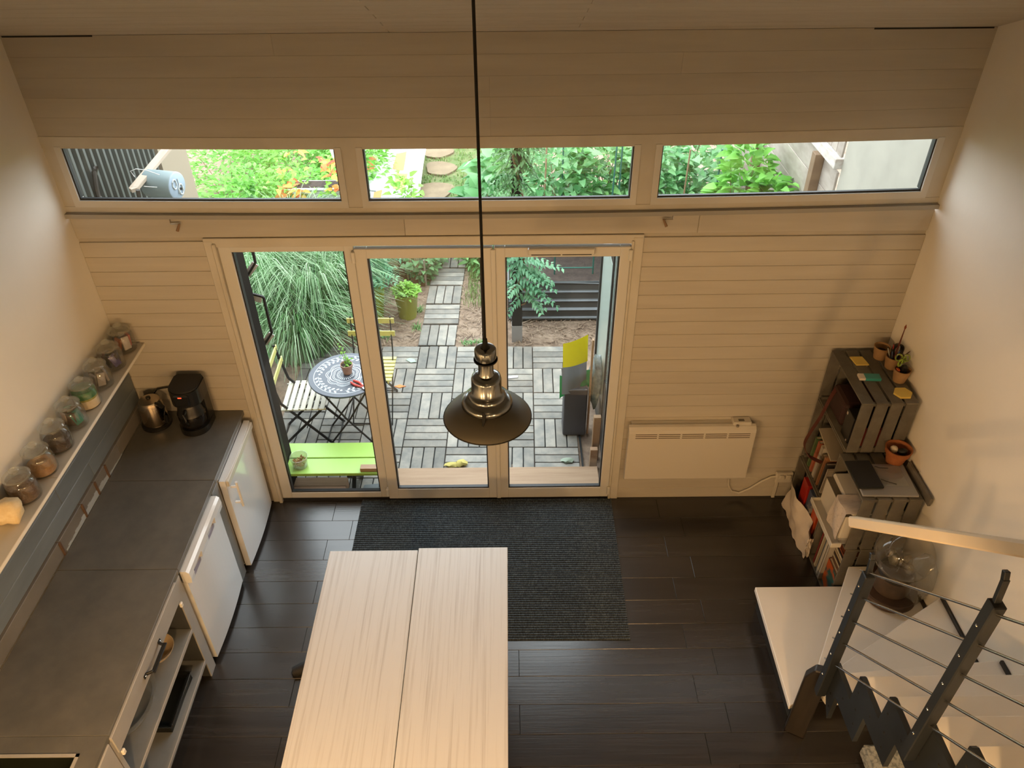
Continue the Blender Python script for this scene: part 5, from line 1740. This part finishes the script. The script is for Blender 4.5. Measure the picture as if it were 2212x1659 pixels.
# bright leafy bushes on the left
for i, (x, y, rx, ry, h, lb) in enumerate(((-3.05, 4.55, .62, .55, .75, 'bright green bush nearest the beige wall'), (-2.45, 4.75, .50, .5, .62, 'bright green bush left of the autumn creeper'), (-3.7, 5.6, .8, .7, .75, 'bright green bush at the back left'), (-2.85, 5.7, .75, .65, .70, 'bright green bush behind the nearer pair'), (-3.2, 6.9, 1.0, .7, .75, 'bright green bush farthest back on the left'), (-2.2, 6.3, .55, .5, .5, 'bright green bush behind the plastic trough'))):
    shrub('leafy_bush', lb, (x, y, GZ), (rx, ry, h + .2), 1500, .10, .45, L_bright, 7, 'bush', 'bright green bushes on the left', .0, .45)
# autumn creeper on a white trough
tg_ = thing('plastic_trough', 'white plastic planter trough under the autumn leaves', 'trough', (-2.2, 4.5, .30))
build('trough', MB().box(-2.55, -1.98, 4.38, 4.60, .42, .60, .02), flat('white plastic', (.58, .60, .64), .4), tg_)
build('rim', MB().box(-2.58, -1.95, 4.36, 4.62, .60, .62, .004), flat('white plastic rim', (.62, .64, .68), .4), tg_)
build('soil', MB().box(-2.53, -2.0, 4.40, 4.58, .615, .63), M_darksoil, tg_)
build('leg', MB().box(-2.5, -2.45, 4.42, 4.56, GZ, .42).box(-2.08, -2.03, 4.42, 4.56, GZ, .42), flat('white leg', (.66, .68, .70), .5), tg_)
build('arm', MB().tube([(-2.02, 4.45, 1.12), (-1.98, 4.45, .95), (-1.86, 4.40, .70), (-1.72, 4.38, .62), (-1.55, 4.38, .60)], .030, 8), flat('pale blue white tube', (.56, .62, .67), .4), tg_)
ac = thing('autumn_creeper', 'red and yellow creeper leaves over the white trough', 'creeper', (-2.2, 4.4, .6))
it = []
for _ in range(52):
    p = V((rnd.uniform(-2.70, -1.75), rnd.uniform(4.15, 4.6), rnd.uniform(.42, 1.02)))
    for q in range(rnd.choice((2, 3, 4))):
        it.append((p, rdir(-.5, .4), V((0, -.5, 1)) + rdir() * .3, rnd.uniform(.07, .13), rnd.uniform(.05, .075), rnd.random()))
leaves('foliage', it, L_autumn, ac)
it = []
for _ in range(160):
    p = V((rnd.uniform(-2.7, -1.6), rnd.uniform(4.15, 4.6), rnd.uniform(.30, 1.0)))
    it.append((p, rdir(-.5, .4), V((0, -.3, 1)) + rdir() * .3, rnd.uniform(.05, .10), .05, rnd.random()))
leaves('green_leaves', it, L_lime, ac)
# white and orange striped cloth
cl_ = thing('striped_cloth', 'white sheet with orange bars lying in the back garden', 'cloth', (-1.6, 5.5, GZ))
build('sheet', MB().grid(lambda u, v: V((-2.15 + .95 * u, 4.75 + 2.3 * v, GZ + .10 + .22 * v + .03 * sin(u * 9 + v * 7))), 16, 20), flat('white cloth', (.72, .72, .70), .7), cl_)
ob = MB()
for u0, v0, du, dv in ((.62, .40, .16, .22), (.55, .66, .16, .22), (.15, .62, .14, .18), (.36, .25, .12, .14)):
    ob.grid(lambda u, v: V((-2.15 + .95 * (u0 + du * u), 4.75 + 2.3 * (v0 + dv * v), GZ + .105 + .22 * (v0 + dv * v) + .03 * sin((u0 + du * u) * 9 + (v0 + dv * v) * 7))), 4, 4)
build('orange_bars', ob, flat('orange print', (.72, .22, .08), .7), cl_)
yl = shrub('flowering_plant', 'yellow green plant beside the striped cloth', (-1.28, 4.75, GZ), (.20, .20, .72), 150, .11, .7, L_lime, 4, 'plant', None, .1, .5)
pt_ = tag(build('patio_pot', MB().lathe([(0, 0), (.08, 0), (.11, .18), (.10, .18), (.08, .02), (0, .02)], 24, M.Translation((-1.12, 4.55, GZ))), M_terra), 'small red brown pot in front of the yellow green plant', 'pot')
lb_ = MB().grid(lambda u, v: V((-2.6 + 3.0 * u, 4.9 + 3.6 * v, GZ + .03 * max(0, -.1 + 3.6 * v) + .012 + .01 * noise.noise(V((u * 20, v * 20, 9))))), 40, 40)
struct('ground_lawn', lb_, mat('short mossy lawn', (.075, .13, .03), .9, c2=(.15, .155, .065), scale=(7, 7, 7), detail=8, bump=.5, bscale=(60, 60, 60)), origin=(0, 0, 0))
# stepping stones in lawn
for i, (x, y, rx, ry, lb) in enumerate(((-1.02, 5.95, .24, .30, 'sandy stepping stone nearest the house'), (-1.0, 6.68, .22, .26, 'sandy stepping stone in the middle'), (-1.10, 7.3, .24, .26, 'sandy stepping stone farthest away'))):
    zz_ = GZ + .03 * max(0, y - 5)
    pl_ = [(x + rx * (1 + .15 * sin(3 * a + i)) * cos(a), y + ry * (1 + .12 * cos(2 * a + i)) * sin(a)) for a in [2 * pi * k / 22 for k in range(22)]]
    tag(build('stepping_stone', MB().prism(pl_, zz_ - .02, zz_ + .035), M_sand), lb, 'stone', 'stepping stones')
it = []
for _ in range(5200):
    x, y = rnd.uniform(-2.3, .2), rnd.uniform(5.0, 8.2)
    if abs(x + 1.03) < .22 and any(abs(y - q) < .25 for q in (5.95, 6.68, 7.3)):
        continue
    it.append((V((x, y, GZ + .03 * max(0, y - 5) - .01)), rdir(), rnd.uniform(.05, .11), rnd.uniform(.01, .05), .012, rnd.random()))
lw = blades('lawn', it, L_lawn, None, 2)
tag(lw, 'grass growing between the sandy stepping stones', 'grass')

# ornamental grass
for i, (x, y, n, h, lb) in enumerate(((-2.0, 2.75, 1300, 1.20, 'striped ornamental grass clump nearest the bistro set'), (-2.6, 2.75, 1300, 1.30, 'striped ornamental grass clump by the shed'), (-1.95, 3.45, 900, 1.10, 'striped ornamental grass clump behind the yellow chair'), (-2.35, 3.55, 1000, 1.15, 'striped ornamental grass clump in the second row'), (-3.0, 3.4, 900, 1.10, 'striped ornamental grass clump farthest left'), (-2.12, 2.28, 700, .90, 'low striped grass clump behind the cream chair'))):
    t = thing('ornamental_grass', lb, 'grass', (x, y, GZ), 0, 'ornamental grass clumps')
    it = []
    for _ in range(n):
        a = rnd.uniform(0, 2 * pi)
        q = math.sqrt(rnd.random())
        p = V((x + .33 * cos(a) * q, y + .33 * sin(a) * q, GZ))
        d = V((cos(a) + .12, sin(a) - .5, 0))
        it.append((p, d, h * rnd.uniform(.40, 1.0), rnd.uniform(.20, .80), rnd.uniform(.007, .0125), min(1, max(0, rnd.gauss(.36, .30)))))
    blades('foliage', it, L_grass, t, 8)

# pots and plants by the path
g1 = thing('green_planter', 'lime green bucket of bright herbs beside the path', 'planter', (-1.095, 2.86, -.165))
c = V((-1.095, 2.86, -.165))
build('bucket', MB().lathe([(0, 0), (.092, 0), (.126, .295), (.131, .300), (.126, .303), (.120, .295), (.088, .012), (0, .012)], 40, M.Translation(c)), M_greenpot, g1, sharp=40)
build('soil', MB().lathe([(0, .27), (.116, .265)], 24, M.Translation(c)), M_soft, g1)
it = []
for _ in range(330):
    a, r_ = rnd.uniform(0, 2 * pi), .145 * math.sqrt(rnd.random())
    it.append((c + V((r_ * cos(a), r_ * sin(a), .28 + rnd.uniform(0, .13) * (1.1 - r_ / .2))), rdir(-.3, .7), V((0, 0, 1)) + rdir() * .5, .040, .032, min(1, max(0, rnd.gauss(.6, .25)))))
leaves('foliage', it, L_lime, g1)
g2 = thing('green_planter', 'tall lime green bucket with blue green ferny leaves', 'planter', (-1.46, 2.86, -.165))
c = V((-1.46, 2.86, -.165))
build('bucket', MB().lathe([(0, 0), (.105, 0), (.165, .50), (.170, .503), (.165, .506), (.158, .50), (.10, .012), (0, .012)], 40, M.Translation(c)), M_greenpot, g2, sharp=40)
build('soil', MB().lathe([(0, .46), (.15, .455)], 24, M.Translation(c)), M_soft, g2)
sp2 = []
for k in range(46):
    a = rnd.uniform(0, 2 * pi)
    b = c + V((.06 * cos(a), .06 * sin(a), .48 + rnd.uniform(0, .35)))
    sp2.append((b, b + V((cos(a) * rnd.uniform(.14, .30), sin(a) * rnd.uniform(.14, .30), rnd.uniform(-.06, .14)))))
fern_sprays('foliage', g2, sp2, L_fern, 7, .095)
q = MB()
for k in range(7):
    a = 2 * pi * k / 7
    q.tube([c + V((0, 0, .46)), c + V((.03 * cos(a), .03 * sin(a), .65)), c + V((.09 * cos(a), .09 * sin(a), .9))], [.006, .005, .003], 5)
build('stems', q, M_twig, g2)
pb2 = thing('planter_box', 'brown wooden planter box with a dark corner post', 'planter', (-1.35, 3.72, -.17))
for k in range(4):
    build('board', MB().box(-1.95, -1.26, 3.66, 3.685, -.06 + k * .130, .062 + k * .130, .003), mat('tan planter board', (.40, .27, .13), .75, c2=(.31, .20, .09), scale=(3, 14, 14), vary=.08), pb2)
build('post', MB().box(-1.265, -1.165, 3.62, 3.72, -.17, .55, .004), M_timber2, pb2)
build('side_board', MB().box(-1.19, -1.17, 3.72, 4.3, -.10, .44, .003), M_timber2, pb2)
build('soil', MB().box(-1.95, -1.19, 3.69, 4.3, .36, .40), M_darksoil, pb2)
build('dark_base', MB().box(-1.93, -1.28, 3.69, 3.72, -.17, .0), M_matblack, pb2)
st2 = MB()
for k in range(24):
    x = rnd.uniform(-1.17, -1.05)
    st2.tube([(x, 3.62 + rnd.uniform(-.03, .05), .62), (x + rnd.uniform(-.03, .06), 3.58 + rnd.uniform(-.05, .05), GZ + .02)], .004, 5)
tag(build('dry_stalks', st2, flat('dry straw stalk', (.62, .50, .33), .8), kind='stuff'), 'bundle of dry straw stalks beside the planter post', 'stalks')
wf_ = thing('garden_edging', 'small white wooden edging beside the ivy', 'edging', (-1.02, 3.62, -.16))
build('upright', MB().box(-.965, -.945, 3.48, 3.50, -.165, .16, .002), M_fence, wf_)
build('rail', MB().box(-1.10, -.945, 3.50, 3.52, -.02, .02, .002), M_fence, wf_)
build('foot_board', MB().box(-1.10, -.96, 3.47, 3.50, -.165, -.07, .002), M_timber2, wf_)
sol = thing('solar_lamp', 'small steel solar garden lamp in front of the planter', 'lamp', (-1.36, 3.40, -.17))
build('stake', MB().tube([(-1.36, 3.40, -.17), (-1.345, 3.40, .20)], .008, 8), M_steel, sol)
build('head', MB().lathe([(0, .20), (.022, .20), (.034, .245), (.036, .262), (0, .268)], 20, M.Translation((-1.345, 3.40, 0))), M_chrome, sol)
shrub('ivy_bush', 'dense green ivy spilling onto the path', (-1.00, 4.02, GZ), (.28, .60, .55), 420, .085, .85, L_ivy, 5, 'ivy', None, .0, .45)
shrub('low_herb', 'low dark leafy herb at the edge of the ivy', (-1.0, 3.60, GZ), (.13, .14, .22), 90, .07, .8, L_ivy, 4, 'herb', None, .0, .5)
shrub('fern_clump', 'green leafy clump right of the slatted path', (-.36, 4.05, GZ), (.22, .42, .42), 260, .12, .40, L_mid, 5, 'plant', None, .0, .5)
it = []
tgs = thing('grass_tuft', 'loose grass tufts on the soil right of the path', 'grass', (-.40, 3.3, GZ))
for _ in range(320):
    x, y = rnd.gauss(-.40, .05), rnd.uniform(3.0, 4.2)
    it.append((V((x, y, GZ)), rdir(), rnd.uniform(.05, .14), rnd.uniform(.03, .08), .007, rnd.random()))
blades('foliage', it, L_lawn, tgs, 3)
tgs2 = thing('grass_tuft', 'small bluish weed at the edge of the deck', 'grass', (-.40, 2.31, -.15))
blades('foliage', [(V((rnd.uniform(-.50, -.28), 2.29 + rnd.uniform(0, .04), -.155)), rdir(), .04, rnd.uniform(.03, .07), .008, rnd.random()) for _ in range(60)], L_mid, tgs2, 3)
it = []
for cx, cy, lb in ((-1.27, 2.45, 'small weed between the yellow chair and the green bucket'), (-.98, 2.62, 'small weed in front of the green bucket by the path'), (-.97, 2.95, 'small weed squeezed between green bucket and path'), (-1.55, 2.4, 'small weed at the deck edge behind the table')):
    w = thing('grass_tuft', lb, 'grass', (cx, cy, GZ), 0, 'small weeds')
    blades('foliage', [(V((cx + rnd.gauss(0, .02), cy + rnd.gauss(0, .02), GZ)), rdir(), rnd.uniform(.02, .07), rnd.uniform(.03, .10), .008, rnd.random()) for _ in range(28)], L_mid, w, 3)

# climber on the garden post
cb_ = thing('climbing_vine', 'climber with compound blue green leaves on the black post', 'vine', (.02, 2.40, -.16))
q = MB()
q.tube([(-.06, 2.33, -.16), (-.055, 2.33, .15), (-.075, 2.32, .36), (.0, 2.33, .46), (.09, 2.32, .55), (.13, 2.34, .75), (.10, 2.32, 1.0), (.12, 2.32, 1.4), (.03, 2.32, 1.8), (.10, 2.32, 2.3)], [.022, .020, .016, .014, .013, .013, .012, .011, .010, .008], 7)
q.tube([(.10, 2.33, .50), (.18, 2.30, .42), (.14, 2.30, .32), (.105, 2.34, .28)], .007, 6)
q.tube([(-.06, 2.33, .10), (-.10, 2.30, .20), (-.085, 2.30, .30)], .007, 6)
build('stem', q, M_twig, cb_)
sp3 = []
for k in range(30):
    b = V((.06 + rnd.uniform(-.08, .10), 2.31 + rnd.uniform(-.05, .04), rnd.uniform(.38, .95)))
    a = rnd.choice((rnd.uniform(-.8, .5), rnd.uniform(-.8, .5), rnd.uniform(2.6, 3.9)))
    l = rnd.uniform(.16, .34) if abs(a) < 1 else rnd.uniform(.10, .2)
    sp3.append((b, b + V((cos(a) * l, sin(a) * l - .05, rnd.uniform(-.12, .06)))))
for dx, dz, l in ((.42, .60, 0), (.44, .42, 0), (.38, .68, 0), (.30, .36, 0)):
    sp3.append((V((.12, 2.28, dz + .13)), V((dx, 2.22, dz))))
fern_sprays('foliage', cb_, sp3, L_fern, 7, .088)
sp4 = []
for k in range(75):
    b = V((.06 + rnd.uniform(-.10, .12), 2.32 + rnd.uniform(-.08, .06), rnd.uniform(1.15, 2.3)))
    a = rnd.uniform(0, 2 * pi)
    l = rnd.uniform(.12, .34)
    sp4.append((b, b + V((cos(a) * l, sin(a) * l * .7, rnd.uniform(-.20, .02)))))
fern_sprays('upper_foliage', cb_, sp4, L_ivy, 8, .075)

# small litter on the deck
tag(build('dry_leaf', MB().prism([(-1.10, 1.60), (-1.05, 1.575), (-.99, 1.60), (-1.05, 1.625)], -.141, -.137), flat('orange leaf', (.72, .20, .05), .6)), 'orange leaf lying on the deck by the chair', 'leaf')
tag(build('fallen_leaf', MB().prism([(-1.03, 2.02), (-.98, 1.975), (-.93, 1.985), (-.95, 2.03), (-1.0, 2.05)], -.141, -.137), flat('pale green leaf', (.34, .46, .36), .6)), 'pale green leaf lying near the deck edge', 'leaf')
tag(build('leaf_lump', MB().blob((.46, .56, -.128), (.05, .03, .014), 5, .5, 2), flat('grey green leaf', (.30, .36, .28), .7)), 'crumpled grey green leaf on the deck near the step', 'leaf')
gl = MB().blob((-.50, .515, -.125), (.055, .030, .018), 5, .5, 2).blob((-.42, .53, -.118), (.045, .040, .025), 9, .5, 2)
tag(build('work_gloves', gl, flat('yellow cloth', (.50, .42, .12), .8)), 'yellow cloth gloves lying beside the step beam', 'gloves')
tag(build('white_strip', MB().prism([(-.05, 1.70), (.06, 1.715), (.06, 1.745), (-.05, 1.735)], -.141, -.135), flat('white strip', (.66, .68, .74), .4)), 'small white strip lying on the deck', 'strip')
